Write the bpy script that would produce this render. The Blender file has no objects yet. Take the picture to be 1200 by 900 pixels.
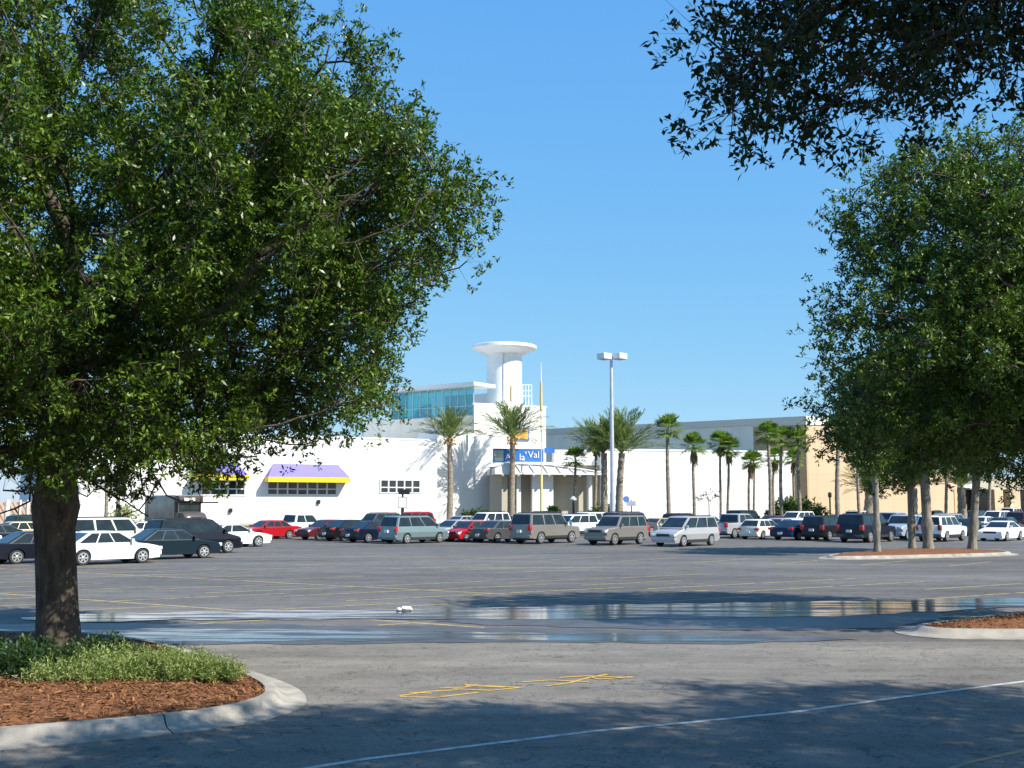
import bpy, bmesh, math, random
import numpy as np
from mathutils import Vector, Matrix, noise as mnoise

random.seed(7)
scene = bpy.context.scene
COL = scene.collection
R = math.radians

# ------------------------------------------------------------------ camera geometry
F = 1287.0            # focal length in pixels of a 1200 px wide frame
EYE = 2.6
PITCH = math.atan(140.0 / F)
CP, SP = math.cos(PITCH), math.sin(PITCH)

def ray(px, py):
    u, v = (px - 600) / F, (450 - py) / F
    return Vector((u, CP - v * SP, SP + v * CP))

def G(px, py, z=0.0):
    d = ray(px, py)
    t = (z - EYE) / d.z
    return Vector((d.x * t, d.y * t, z))

def at(px, py, Y):
    d = ray(px, py)
    t = Y / d.y
    return Vector((d.x * t, Y, EYE + d.z * t))

def on_plane(px, py, p, n):
    """point where the line of sight meets the vertical plane through p with normal n"""
    d = ray(px, py)
    o = Vector((0, 0, EYE))
    t = (Vector((p[0], p[1], 0)) - Vector((o.x, o.y, 0))).dot(Vector((n[0], n[1], 0))) / (d.x * n[0] + d.y * n[1])
    return o + d * t

# ------------------------------------------------------------------ sun
SUN_AZ = R(122)                 # clockwise from +Y
SUN_EL = R(42)
SUN = Vector((math.sin(SUN_AZ) * math.cos(SUN_EL), math.cos(SUN_AZ) * math.cos(SUN_EL), math.sin(SUN_EL)))

# ------------------------------------------------------------------ materials
def smooth01(x): x = max(0, min(1, x)); return x * x * (3 - 2 * x)

def nt(m):
    m.use_nodes = True
    return m.node_tree.nodes, m.node_tree.links, m.node_tree.nodes['Principled BSDF']

def mat(name, col, rough=0.6, metal=0.0, var=0.12, scale=3.0, bump=0.0, bscale=20.0, coat=0.0, spec=0.5, stretch=None):
    m = bpy.data.materials.new(name)
    n, l, p = nt(m)
    p.inputs['Roughness'].default_value = rough
    p.inputs['Metallic'].default_value = metal
    p.inputs['Specular IOR Level'].default_value = spec
    p.inputs['Coat Weight'].default_value = coat
    p.inputs['Coat Roughness'].default_value = 0.05
    c = Vector(col)
    if var > 0 or bump > 0:
        tc = n.new('ShaderNodeTexCoord'); mp = n.new('ShaderNodeMapping')
        l.new(tc.outputs['Object'], mp.inputs['Vector'])
        if stretch: mp.inputs['Scale'].default_value = stretch
    if var > 0:
        t = n.new('ShaderNodeTexNoise'); t.inputs['Scale'].default_value = scale; t.inputs['Detail'].default_value = 6
        l.new(mp.outputs[0], t.inputs['Vector'])
        r = n.new('ShaderNodeValToRGB')
        r.color_ramp.elements[0].position = 0.3; r.color_ramp.elements[1].position = 0.7
        r.color_ramp.elements[0].color = (*(c * (1 - var)), 1)
        r.color_ramp.elements[1].color = (*[min(1, x) for x in c * (1 + var)], 1)
        l.new(t.outputs['Fac'], r.inputs[0]); l.new(r.outputs[0], p.inputs['Base Color'])
    else:
        p.inputs['Base Color'].default_value = (*c, 1)
    if bump > 0:
        t2 = n.new('ShaderNodeTexNoise'); t2.inputs['Scale'].default_value = bscale; t2.inputs['Detail'].default_value = 8
        l.new(mp.outputs[0], t2.inputs['Vector'])
        b = n.new('ShaderNodeBump'); b.inputs['Strength'].default_value = bump; b.inputs['Distance'].default_value = 0.03
        l.new(t2.outputs['Fac'], b.inputs['Height']); l.new(b.outputs[0], p.inputs['Normal'])
    return m

def ramp(n, fac_out, l, stops):
    r = n.new('ShaderNodeValToRGB')
    while len(r.color_ramp.elements) < len(stops): r.color_ramp.elements.new(0.5)
    for e, (pos, c) in zip(r.color_ramp.elements, stops):
        e.position = pos; e.color = (*c, 1) if len(c) == 3 else c
    l.new(fac_out, r.inputs[0])
    return r

def asphalt(name, base, warm):
    m = bpy.data.materials.new(name)
    n, l, p = nt(m)
    tc = n.new('ShaderNodeTexCoord')
    def noise(scale, detail, sx=1, sy=1, rot=0.0):
        mp = n.new('ShaderNodeMapping'); mp.inputs['Scale'].default_value = (sx, sy, 1)
        mp.inputs['Rotation'].default_value = (0, 0, rot)
        l.new(tc.outputs['Object'], mp.inputs['Vector'])
        t = n.new('ShaderNodeTexNoise'); t.inputs['Scale'].default_value = scale; t.inputs['Detail'].default_value = detail
        t.inputs['Roughness'].default_value = 0.65
        l.new(mp.outputs[0], t.inputs['Vector']); return t.outputs['Fac']
    b = Vector(base); w = Vector(warm)
    big = ramp(n, noise(0.09, 5, 0.5, 1.6, R(20)), l, [(0.28, b * 0.68), (0.5, b), (0.74, w * 1.25)])
    fine = ramp(n, noise(38, 4), l, [(0.25, (0.55,) * 3), (0.5, (0.98,) * 3), (0.75, (1.5,) * 3)])
    mid = ramp(n, noise(1.1, 6), l, [(0.3, (0.82,) * 3), (0.7, (1.14,) * 3)])
    streak = ramp(n, noise(0.8, 5, 0.12, 1.2, R(-28)), l, [(0.33, (0.74,) * 3), (0.64, (1.14,) * 3)])
    # dark crack sealer / cracks
    vmp = n.new('ShaderNodeMapping'); vmp.inputs['Scale'].default_value = (0.16, 0.22, 1)
    dn = n.new('ShaderNodeTexNoise'); dn.inputs['Scale'].default_value = 0.9; dn.inputs['Detail'].default_value = 5
    l.new(tc.outputs['Object'], dn.inputs['Vector'])
    dm = n.new('ShaderNodeMix'); dm.data_type = 'VECTOR'; dm.inputs['Factor'].default_value = 0.16
    l.new(tc.outputs['Object'], dm.inputs['A']); 
    sc_ = n.new('ShaderNodeVectorMath'); sc_.operation = 'SCALE'; sc_.inputs['Scale'].default_value = 14
    l.new(dn.outputs['Color'], sc_.inputs[0])
    ad = n.new('ShaderNodeVectorMath'); ad.operation = 'ADD'
    l.new(tc.outputs['Object'], ad.inputs[0]); l.new(sc_.outputs[0], ad.inputs[1])
    l.new(ad.outputs[0], vmp.inputs['Vector'])
    vo = n.new('ShaderNodeTexVoronoi'); vo.feature = 'DISTANCE_TO_EDGE'; vo.inputs['Scale'].default_value = 1.0
    l.new(vmp.outputs[0], vo.inputs['Vector'])
    crack = ramp(n, vo.outputs['Distance'], l, [(0.0, (0.42,) * 3), (0.012, (0.6,) * 3), (0.026, (1,) * 3)])
    cur = big.outputs[0]
    for o in (fine, mid, streak, crack):
        x = n.new('ShaderNodeMix'); x.data_type = 'RGBA'; x.blend_type = 'MULTIPLY'; x.inputs['Factor'].default_value = 1
        l.new(cur, x.inputs['A']); l.new(o.outputs[0], x.inputs['B']); cur = x.outputs['Result']
    l.new(cur, p.inputs['Base Color'])
    p.inputs['Roughness'].default_value = 0.85
    p.inputs['Specular IOR Level'].default_value = 0.35
    bp = n.new('ShaderNodeBump'); bp.inputs['Strength'].default_value = 0.5; bp.inputs['Distance'].default_value = 0.006
    l.new(noise(60, 3), bp.inputs['Height']); l.new(bp.outputs[0], p.inputs['Normal'])
    return m

def worn_paint(name, col, ground, keep=0.5):
    m = bpy.data.materials.new(name)
    n, l, p = nt(m)
    tc = n.new('ShaderNodeTexCoord')
    t = n.new('ShaderNodeTexNoise'); t.inputs['Scale'].default_value = 4; t.inputs['Detail'].default_value = 8; t.inputs['Roughness'].default_value = 0.75
    l.new(tc.outputs['Object'], t.inputs['Vector'])
    r = ramp(n, t.outputs['Fac'], l, [(keep - 0.1, ground), (keep + 0.12, col)])
    l.new(r.outputs[0], p.inputs['Base Color'])
    p.inputs['Roughness'].default_value = 0.75
    return m

def leaf_mat(name, dark, light, rough=0.38, trans=0.25, spec=0.5):
    m = bpy.data.materials.new(name)
    n, l, p = nt(m)
    g = n.new('ShaderNodeNewGeometry')
    mid = [(a + b) / 2 for a, b in zip(dark, light)]
    r = ramp(n, g.outputs['Random Per Island'], l, [(0.0, dark), (0.6, mid), (1.0, light)])
    l.new(r.outputs[0], p.inputs['Base Color'])
    p.inputs['Roughness'].default_value = rough
    p.inputs['Specular IOR Level'].default_value = spec
    tr = n.new('ShaderNodeBsdfTranslucent')
    hs = n.new('ShaderNodeMix'); hs.data_type = 'RGBA'; hs.blend_type = 'MULTIPLY'; hs.inputs['Factor'].default_value = 1
    hs.inputs['B'].default_value = (1.5, 1.7, 0.5, 1)
    l.new(r.outputs[0], hs.inputs['A']); l.new(hs.outputs['Result'], tr.inputs['Color'])
    mx = n.new('ShaderNodeMixShader'); mx.inputs[0].default_value = trans
    out = n['Material Output']
    l.new(p.outputs[0], mx.inputs[1]); l.new(tr.outputs[0], mx.inputs[2]); l.new(mx.outputs[0], out.inputs['Surface'])
    return m

def bark_mat(name, dark, light, zs=0.25, sc=9.0):
    m = bpy.data.materials.new(name)
    n, l, p = nt(m)
    tc = n.new('ShaderNodeTexCoord'); mp = n.new('ShaderNodeMapping'); mp.inputs['Scale'].default_value = (1, 1, zs)
    l.new(tc.outputs['Object'], mp.inputs['Vector'])
    t = n.new('ShaderNodeTexNoise'); t.inputs['Scale'].default_value = sc; t.inputs['Detail'].default_value = 9; t.inputs['Roughness'].default_value = 0.7
    l.new(mp.outputs[0], t.inputs['Vector'])
    r = ramp(n, t.outputs['Fac'], l, [(0.33, dark), (0.66, light)])
    l.new(r.outputs[0], p.inputs['Base Color'])
    p.inputs['Roughness'].default_value = 0.9
    b = n.new('ShaderNodeBump'); b.inputs['Strength'].default_value = 0.9; b.inputs['Distance'].default_value = 0.04
    l.new(t.outputs['Fac'], b.inputs['Height']); l.new(b.outputs[0], p.inputs['Normal'])
    return m

def wall_mat(name, col, seam=(3.0, 3.0), dark=0.9, rough=0.75, var=0.05):
    """stucco / panel wall with faint joints and rain streaks, mapped along the wall in UV metres"""
    m = bpy.data.materials.new(name)
    n, l, p = nt(m)
    uv = n.new('ShaderNodeUVMap')
    br = n.new('ShaderNodeTexBrick'); br.offset = 0.0
    br.inputs['Scale'].default_value = 1.0
    br.inputs['Brick Width'].default_value = seam[0]; br.inputs['Row Height'].default_value = seam[1]
    br.inputs['Mortar Size'].default_value = 0.025
    c = Vector(col)
    br.inputs['Color1'].default_value = (*c, 1); br.inputs['Color2'].default_value = (*(c * (1 - var)), 1)
    br.inputs['Mortar'].default_value = (*(c * dark * 0.85), 1)
    l.new(uv.outputs[0], br.inputs['Vector'])
    mp = n.new('ShaderNodeMapping'); mp.inputs['Scale'].default_value = (1.3, 0.12, 1)
    l.new(uv.outputs[0], mp.inputs['Vector'])
    t = n.new('ShaderNodeTexNoise'); t.inputs['Scale'].default_value = 1; t.inputs['Detail'].default_value = 7
    l.new(mp.outputs[0], t.inputs['Vector'])
    r = ramp(n, t.outputs['Fac'], l, [(0.3, (dark,) * 3), (0.6, (1.0,) * 3)])
    x = n.new('ShaderNodeMix'); x.data_type = 'RGBA'; x.blend_type = 'MULTIPLY'; x.inputs['Factor'].default_value = 1
    l.new(br.outputs['Color'], x.inputs['A']); l.new(r.outputs[0], x.inputs['B']); l.new(x.outputs['Result'], p.inputs['Base Color'])
    p.inputs['Roughness'].default_value = rough
    return m

M = {}
ASPH = (0.13, 0.122, 0.112)
ROADC = (0.185, 0.17, 0.148)
M['asphalt'] = asphalt('lot_asphalt', ASPH, (0.155, 0.144, 0.13))
M['road'] = asphalt('aged_road_asphalt', ROADC, (0.215, 0.196, 0.166))
M['yellow_line'] = worn_paint('worn_yellow_paint', (0.55, 0.42, 0.16), ASPH, 0.44)
M['white_line'] = worn_paint('worn_white_paint', (0.5, 0.5, 0.48), ROADC, 0.42)
M['spray'] = worn_paint('yellow_spray_paint', (0.66, 0.4, 0.05), ROADC, 0.4)
M['concrete'] = mat('kerb_concrete', (0.31, 0.285, 0.245), 0.85, var=0.28, scale=2.5, bump=0.3, bscale=40)
M['mulch'] = mat('bark_mulch', (0.17, 0.065, 0.022), 0.95, var=0.55, scale=14, bump=1.0, bscale=28)
M['chips'] = leaf_mat('mulch_chips', (0.08, 0.03, 0.012), (0.32, 0.16, 0.07), 0.9, 0.0, 0.2)
M['oak_leaf'] = leaf_mat('oak_leaves', (0.022, 0.06, 0.006), (0.135, 0.21, 0.016), 0.4, 0.14, 0.42)
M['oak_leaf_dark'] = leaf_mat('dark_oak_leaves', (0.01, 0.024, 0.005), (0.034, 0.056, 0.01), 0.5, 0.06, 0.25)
M['oak_leaf_far'] = leaf_mat('soft_oak_leaves', (0.032, 0.078, 0.01), (0.15, 0.22, 0.028), 0.45, 0.16, 0.4)
M['bark'] = bark_mat('oak_bark', (0.022, 0.017, 0.013), (0.13, 0.105, 0.075))
M['bark_grey'] = bark_mat('grey_bark', (0.09, 0.08, 0.065), (0.3, 0.265, 0.21), 0.3, 6)
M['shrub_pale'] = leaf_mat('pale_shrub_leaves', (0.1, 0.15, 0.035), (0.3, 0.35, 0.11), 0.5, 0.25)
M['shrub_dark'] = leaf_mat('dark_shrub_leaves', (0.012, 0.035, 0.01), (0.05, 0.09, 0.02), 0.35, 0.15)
M['palm_trunk'] = bark_mat('palm_trunk_bark', (0.13, 0.1, 0.075), (0.36, 0.3, 0.23), 2.2, 2.5)
M['date_leaf'] = leaf_mat('date_palm_leaves', (0.09, 0.13, 0.05), (0.24, 0.28, 0.13), 0.5, 0.25)
M['fan_leaf'] = leaf_mat('fan_palm_leaves', (0.07, 0.13, 0.025), (0.24, 0.33, 0.08), 0.45, 0.3)
M['dry_leaf'] = leaf_mat('dry_palm_leaves', (0.16, 0.11, 0.06), (0.36, 0.27, 0.16), 0.8, 0.1)
M['orange_fruit'] = leaf_mat('orange_dates', (0.5, 0.25, 0.04), (0.75, 0.5, 0.12), 0.5, 0.0)
M['hedge'] = leaf_mat('hedge_leaves', (0.03, 0.06, 0.015), (0.1, 0.15, 0.04), 0.5, 0.2)
M['white_wall'] = wall_mat('white_stucco', (0.83, 0.82, 0.8), (6, 4.9), 0.95)
M['grey_wall'] = wall_mat('pale_grey_panel', (0.92, 0.81, 0.66), (3.2, 20), 0.93)
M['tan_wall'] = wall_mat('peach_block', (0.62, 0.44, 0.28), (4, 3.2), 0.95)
M['shade_toned_wall'] = wall_mat('shade_toned_peach', (0.52, 0.34, 0.18), (4, 3.2), 0.93)  # peach block again, with the side's shade put into a browner colour
M['beige_wall'] = wall_mat('beige_stucco', (0.5, 0.44, 0.34), (2.5, 5), 0.93)
M['white_trim'] = mat('white_painted_trim', (0.82, 0.82, 0.8), 0.5, var=0.04)
M['grey_trim'] = mat('grey_metal_trim', (0.5, 0.52, 0.54), 0.4, 0.3, var=0.06)
M['white_frame'] = mat('window_frame_white', (0.75, 0.75, 0.74), 0.45, var=0.04)
M['dark_glass'] = mat('dark_window_glass', (0.03, 0.036, 0.042), 0.06, var=0.3, scale=0.8)
M['purple'] = mat('violet_awning_cloth', (0.2, 0.17, 0.52), 0.75, var=0.08)
M['yellow'] = mat('yellow_awning_cloth', (0.72, 0.52, 0.015), 0.7, var=0.05)
M['gold'] = mat('golden_mast_paint', (0.75, 0.5, 0.14), 0.4, var=0.08)
M['pale_gold'] = mat('pale_golden_mast_paint', (0.78, 0.62, 0.24), 0.45, var=0.06)
M['blue_sign'] = mat('blue_sign_panel', (0.035, 0.16, 0.52), 0.45, var=0.15, scale=0.7)
M['orange_sign'] = mat('orange_sign_panel', (0.85, 0.42, 0.06), 0.5, var=0.2, scale=1.2)
M['black'] = mat('black_rubber', (0.018, 0.018, 0.019), 0.7, var=0.15)
M['blackgloss'] = mat('black_plastic', (0.02, 0.02, 0.022), 0.35, var=0.1)
M['rim'] = mat('alloy_rim', (0.62, 0.63, 0.64), 0.3, 0.75, var=0.06)
M['lens'] = mat('headlight_lens', (0.75, 0.77, 0.78), 0.12, 0.2, var=0.1, coat=0.8)
M['red_lens'] = mat('taillight_lens', (0.5, 0.02, 0.025), 0.15, var=0.1, coat=0.8)
M['amber'] = mat('amber_lens', (0.8, 0.3, 0.05), 0.2, var=0.05)
M['plate'] = mat('licence_plate', (0.7, 0.72, 0.72), 0.4, var=0.08)
M['carglass'] = mat('car_glass', (0.016, 0.024, 0.028), 0.05, var=0.4, scale=1.5, coat=0.0, spec=0.5)
M['galv'] = mat('galvanised_pole', (0.55, 0.57, 0.6), 0.4, 0.35, var=0.1)
M['lamp_white'] = mat('lamp_housing', (0.8, 0.8, 0.79), 0.45, var=0.05)
M['lampglass'] = mat('lamp_lens', (0.6, 0.6, 0.58), 0.2, var=0.05)
M['fence'] = mat('weathered_pink_boards', (0.42, 0.3, 0.24), 0.85, var=0.15)
M['grass'] = leaf_mat('dry_grass', (0.12, 0.13, 0.05), (0.3, 0.26, 0.12), 0.8, 0.2)
M['bed'] = mat('planting_bed', (0.25, 0.19, 0.12), 0.95, var=0.3, scale=2)
M['brown_truck'] = mat('brown_truck_paint', (0.075, 0.058, 0.05), 0.35, var=0.1, coat=0.3)
M['truck_side'] = mat('dull_truck_panel', (0.33, 0.29, 0.24), 0.28, 0.35, var=0.25, scale=0.8)
M['white_plastic'] = mat('white_plastic_bag', (0.85, 0.85, 0.85), 0.5, var=0.05)
M['sign_white'] = mat('white_sign_face', (0.8, 0.8, 0.8), 0.5, var=0.03)
M['picture'] = mat('faded_picture', (0.6, 0.54, 0.4), 0.6, var=0.35, scale=1.5)
M['sign_blue'] = mat('blue_sign_face', (0.1, 0.22, 0.55), 0.5, var=0.03)

def teal_glass():
    m = bpy.data.materials.new('teal_tinted_glass')
    n, l, p = nt(m)
    tr = n.new('ShaderNodeBsdfTransparent'); tr.inputs['Color'].default_value = (0.55, 0.86, 0.9, 1)
    p.inputs['Base Color'].default_value = (0.2, 0.46, 0.49, 1); p.inputs['Roughness'].default_value = 0.06
    mx = n.new('ShaderNodeMixShader'); mx.inputs[0].default_value = 0.68
    l.new(p.outputs[0], mx.inputs[1]); l.new(tr.outputs[0], mx.inputs[2])
    l.new(mx.outputs[0], n['Material Output'].inputs['Surface'])
    return m
M['teal_glass'] = teal_glass()

def water_mat():
    m = bpy.data.materials.new('puddle_water')
    n, l, p = nt(m)
    tc = n.new('ShaderNodeTexCoord')
    p.inputs['Base Color'].default_value = (0.02, 0.022, 0.025, 1)
    p.inputs['IOR'].default_value = 1.45
    mp = n.new('ShaderNodeMapping'); mp.inputs['Scale'].default_value = (0.3, 2.6, 1); mp.inputs['Rotation'].default_value = (0, 0, R(4))
    l.new(tc.outputs['Object'], mp.inputs['Vector'])
    t = n.new('ShaderNodeTexNoise'); t.inputs['Scale'].default_value = 1.0; t.inputs['Detail'].default_value = 7; t.inputs['Roughness'].default_value = 0.65
    l.new(mp.outputs[0], t.inputs['Vector'])
    # streaks where the pavement breaks the surface and stays only damp
    p.inputs['Roughness'].default_value = 0.1
    dry = n.new('ShaderNodeBsdfPrincipled'); dry.inputs['Base Color'].default_value = (0.055, 0.054, 0.054, 1); dry.inputs['Roughness'].default_value = 0.5
    fr = ramp(n, t.outputs['Fac'], l, [(0.0, (0,) * 3), (0.46, (0,) * 3), (0.57, (1,) * 3)])
    mx = n.new('ShaderNodeMixShader'); l.new(fr.outputs[0], mx.inputs[0]); l.new(p.outputs[0], mx.inputs[1]); l.new(dry.outputs[0], mx.inputs[2])
    l.new(mx.outputs[0], n['Material Output'].inputs['Surface'])
    t2 = n.new('ShaderNodeTexNoise'); t2.inputs['Scale'].default_value = 2.2; t2.inputs['Detail'].default_value = 5
    mp2 = n.new('ShaderNodeMapping'); mp2.inputs['Scale'].default_value = (0.5, 2.6, 1)
    l.new(tc.outputs['Object'], mp2.inputs['Vector']); l.new(mp2.outputs[0], t2.inputs['Vector'])
    b = n.new('ShaderNodeBump'); b.inputs['Strength'].default_value = 0.09; b.inputs['Distance'].default_value = 0.02
    l.new(t2.outputs['Fac'], b.inputs['Height']); l.new(b.outputs[0], p.inputs['Normal'])
    return m
M['water'] = water_mat()
M['damp'] = mat('damp_shade_asphalt', (0.08, 0.079, 0.078), 0.5, var=0.35, scale=1.2, bump=0.3, bscale=50)  # damp margin, and oak shade painted beside the puddle

def paint(name, col, metal=0.0):
    m = mat('paint_' + name, col, 0.42, metal, var=0.04, scale=1.0, coat=0.3, spec=0.3)
    return m
PAINT = {
 'white': paint('white', (0.8, 0.8, 0.79)), 'cream': paint('cream', (0.72, 0.68, 0.58)),
 'silver': paint('silver', (0.48, 0.48, 0.48), 0.45), 'pewter': paint('pewter', (0.27, 0.25, 0.23), 0.45),
 'tan': paint('tan', (0.45, 0.36, 0.24), 0.2), 'grey': paint('grey', (0.1, 0.1, 0.105), 0.4),
 'black': paint('black', (0.006, 0.006, 0.007)), 'navy': paint('navy', (0.004, 0.01, 0.03), 0.1),
 'teal': paint('dark_teal', (0.003, 0.016, 0.025), 0.1), 'seafoam': paint('pale_teal', (0.2, 0.28, 0.3), 0.4),
 'red': paint('red', (0.36, 0.007, 0.014)), 'maroon': paint('maroon', (0.11, 0.016, 0.022), 0.2),
 'green': paint('dark_green', (0.01, 0.026, 0.022), 0.2), 'blue': paint('blue', (0.007, 0.025, 0.075), 0.15),
 'ltblue': paint('pale_blue', (0.42, 0.5, 0.58), 0.4), 'plum': paint('dark_plum_blue', (0.006, 0.008, 0.017), 0.1),
}

# ------------------------------------------------------------------ object helpers
def link(name, me, parent=None, mats=()):
    o = bpy.data.objects.new(name, me)
    COL.objects.link(o)
    if parent is not None: o.parent = parent
    for m in (mats if isinstance(mats, (list, tuple)) else [mats]):
        me.materials.append(m)
    return o

def obj(name, bm, mats, parent=None, smooth=None):
    me = bpy.data.meshes.new(name)
    bmesh.ops.recalc_face_normals(bm, faces=bm.faces)
    bm.to_mesh(me); bm.free()
    if smooth:
        me.polygons.foreach_set('use_smooth', [True] * len(me.polygons))
        me.set_sharp_from_angle(angle=R(smooth))
    return link(name, me, parent, mats)

def tag(o, label=None, cat=None, group=None, kind=None):
    if label: o['label'] = label
    if cat: o['category'] = cat
    if group: o['group'] = group
    if kind: o['kind'] = kind
    return o

def thing(name, label, cat, loc=(0, 0, 0), rz=0.0, group=None):
    o = bpy.data.objects.new(name, None); COL.objects.link(o)
    o.location = loc; o.rotation_euler = (0, 0, rz); o.empty_display_size = 0.3
    return tag(o, label, cat, group)

def copy_tree(o, parent=None):
    c = o.copy(); COL.objects.link(c); c.parent = parent
    for ch in o.children: copy_tree(ch, c)
    return c

def box(bm, c, s, rz=0.0, bev=0.0):
    m = Matrix.Translation(c) @ Matrix.Rotation(rz, 4, 'Z') @ Matrix.Diagonal((s[0], s[1], s[2], 1))
    r = bmesh.ops.create_cube(bm, size=1, matrix=m)
    if bev > 0:
        es = list({e for v in r['verts'] for e in v.link_edges})
        bmesh.ops.bevel(bm, geom=es, offset=bev, segments=2, affect='EDGES', profile=0.6)
    return r

def prism(bm, foot, z0, z1):
    """foot: ordered list of xy; vertical prism"""
    n = len(foot)
    lo = [bm.verts.new((p[0], p[1], z0)) for p in foot]; hi = [bm.verts.new((p[0], p[1], z1)) for p in foot]
    for i in range(n): bm.faces.new((lo[i], lo[(i + 1) % n], hi[(i + 1) % n], hi[i]))
    bm.faces.new(lo[::-1]); bm.faces.new(hi)

def bar(bm, a, b, r, seg=8, r2=None):
    a, b = Vector(a), Vector(b); d = b - a
    q = d.to_track_quat('Z', 'Y').to_matrix().to_4x4()
    bmesh.ops.create_cone(bm, cap_ends=True, segments=seg, radius1=r, radius2=r if r2 is None else r2, depth=d.length,
                          matrix=Matrix.Translation((a + b) / 2) @ q)

def lathe(bm, prof, seg=24, c=(0, 0, 0)):
    rings = []
    for r, z in prof:
        rings.append([bm.verts.new((c[0] + r * math.cos(2 * math.pi * i / seg), c[1] + r * math.sin(2 * math.pi * i / seg), c[2] + z)) for i in range(seg)])
    for a, b in zip(rings, rings[1:]):
        for i in range(seg):
            bm.faces.new((a[i], a[(i + 1) % seg], b[(i + 1) % seg], b[i]))
    bm.faces.new(rings[0][::-1]); bm.faces.new(rings[-1])

def npmesh(name, verts, faces, parent=None, mats=(), smooth=False):
    """verts (n,3) array; faces list of (k,4|3) arrays with one width"""
    me = bpy.data.meshes.new(name)
    verts = np.asarray(verts, np.float32); faces = np.asarray(faces, np.int32)
    me.vertices.add(len(verts)); me.vertices.foreach_set('co', verts.ravel())
    k = faces.shape[1]
    me.loops.add(faces.size); me.loops.foreach_set('vertex_index', faces.ravel())
    me.polygons.add(len(faces)); me.polygons.foreach_set('loop_start', np.arange(0, faces.size, k, dtype=np.int32))
    if smooth: me.polygons.foreach_set('use_smooth', np.ones(len(faces), bool))
    me.update(calc_edges=True)
    return link(name, me, parent, mats)

def uv_walls(o):
    """UV in metres: u along the horizontal of each face, v = height"""
    me = o.data; uv = me.uv_layers.new(name='UVMap')
    for p in me.polygons:
        nx, ny, nz = p.normal
        if abs(nz) > 0.8: ax = Vector((1, 0, 0)); bx = Vector((0, 1, 0))
        else:
            ax = Vector((-ny, nx, 0)).normalized(); bx = Vector((0, 0, 1))
        for li in p.loop_indices:
            v = me.vertices[me.loops[li].vertex_index].co
            uv.data[li].uv = (v.dot(ax), v.dot(bx))
    return o

def catmull(pts, n=8, closed=True):
    out = []; L = len(pts)
    for i in range(L if closed else L - 1):
        p0, p1, p2, p3 = [Vector((*pts[(i + k) % L], 0)) if closed else Vector((*pts[min(max(i + k, 0), L - 1)], 0)) for k in (-1, 0, 1, 2)]
        for j in range(n):
            t = j / n
            q = 0.5 * ((2 * p1) + (-p0 + p2) * t + (2 * p0 - 5 * p1 + 4 * p2 - p3) * t * t + (-p0 + 3 * p1 - 3 * p2 + p3) * t ** 3)
            out.append((q.x, q.y))
    if not closed: out.append(tuple(pts[-1]))
    return out

# ------------------------------------------------------------------ world, sun, camera
w = bpy.data.worlds.new('World'); scene.world = w; w.use_nodes = True
wn, wl = w.node_tree.nodes, w.node_tree.links
sky = wn.new('ShaderNodeTexSky'); sky.sky_type = 'NISHITA'; sky.sun_disc = False
sky.sun_elevation = SUN_EL; sky.sun_rotation = SUN_AZ
sky.air_density = 1.0; sky.dust_density = 0.2; sky.ozone_density = 2.6; sky.altitude = 0
bg = wn['Background']; bg.inputs['Strength'].default_value = 0.12
# clear deep-blue air: the sky colour is graded channel by channel
sep = wn.new('ShaderNodeSeparateColor'); comb = wn.new('ShaderNodeCombineColor')
wl.new(sky.outputs[0], sep.inputs[0])
for k, (gain, power) in enumerate(((0.63, 0.77), (1.57, 0.45), (3.82, 0.12))):
    pw = wn.new('ShaderNodeMath'); pw.operation = 'POWER'; pw.inputs[1].default_value = power
    ml = wn.new('ShaderNodeMath'); ml.operation = 'MULTIPLY'; ml.inputs[1].default_value = gain
    wl.new(sep.outputs[k], pw.inputs[0]); wl.new(pw.outputs[0], ml.inputs[0]); wl.new(ml.outputs[0], comb.inputs[k])
wl.new(comb.outputs[0], bg.inputs[0])
sl = bpy.data.lights.new('sun', 'SUN'); sl.energy = 4.8; sl.angle = R(0.53); sl.color = (1.0, 0.94, 0.84)
so = bpy.data.objects.new('sun', sl); COL.objects.link(so)
so.rotation_euler = (-SUN).to_track_quat('-Z', 'Y').to_euler()
cd = bpy.data.cameras.new('camera'); co = bpy.data.objects.new('camera', cd); COL.objects.link(co)
cd.sensor_width = 36; cd.lens = F / 1200 * 36; cd.clip_end = 5000; cd.clip_start = 0.1
co.location = (0, 0, EYE); co.rotation_euler = (R(90) + PITCH, 0, 0)
scene.camera = co
scene.view_settings.view_transform = 'Standard'; scene.view_settings.look = 'None'
scene.view_settings.exposure = 0.75; scene.view_settings.gamma = 1.0
scene.view_settings.use_curve_mapping = False

# ------------------------------------------------------------------ ground, road, markings
bm = bmesh.new()
S = 1800
vs = [bm.verts.new(p) for p in ((-S, -200, 0), (S, -200, 0), (S, S, 0), (-S, S, 0))]; bm.faces.new(vs)
tag(obj('ground', bm, M['asphalt']), kind='structure', label='grey asphalt of the parking lot')
bm = bmesh.new()
rp = [(-120, -60), (120, -60), (120, 21.2), (40, 21.4), (14, 21.2), (7, 21.1), (2, 21.15), (-4, 21.7), (-12, 22.2), (-40, 24), (-120, 30)]
vs = [bm.verts.new((x, y, 0.004)) for x, y in rp]; bm.faces.new(vs)
tag(obj('road', bm, M['road']), kind='structure', label='paler aged asphalt of the drive in front')

def strip(bm, pts, wd, z):
    """painted line through ground points"""
    n = len(pts); L = []
    for i, p in enumerate(pts):
        a = Vector(pts[max(i - 1, 0)]); b = Vector(pts[min(i + 1, n - 1)])
        d = (b - a).to_2d().normalized(); nn = Vector((-d.y, d.x)) * wd / 2
        L.append((bm.verts.new((p[0] + nn.x, p[1] + nn.y, z)), bm.verts.new((p[0] - nn.x, p[1] - nn.y, z))))
    for (a, b), (c, d) in zip(L, L[1:]): bm.faces.new((a, b, d, c))

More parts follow.
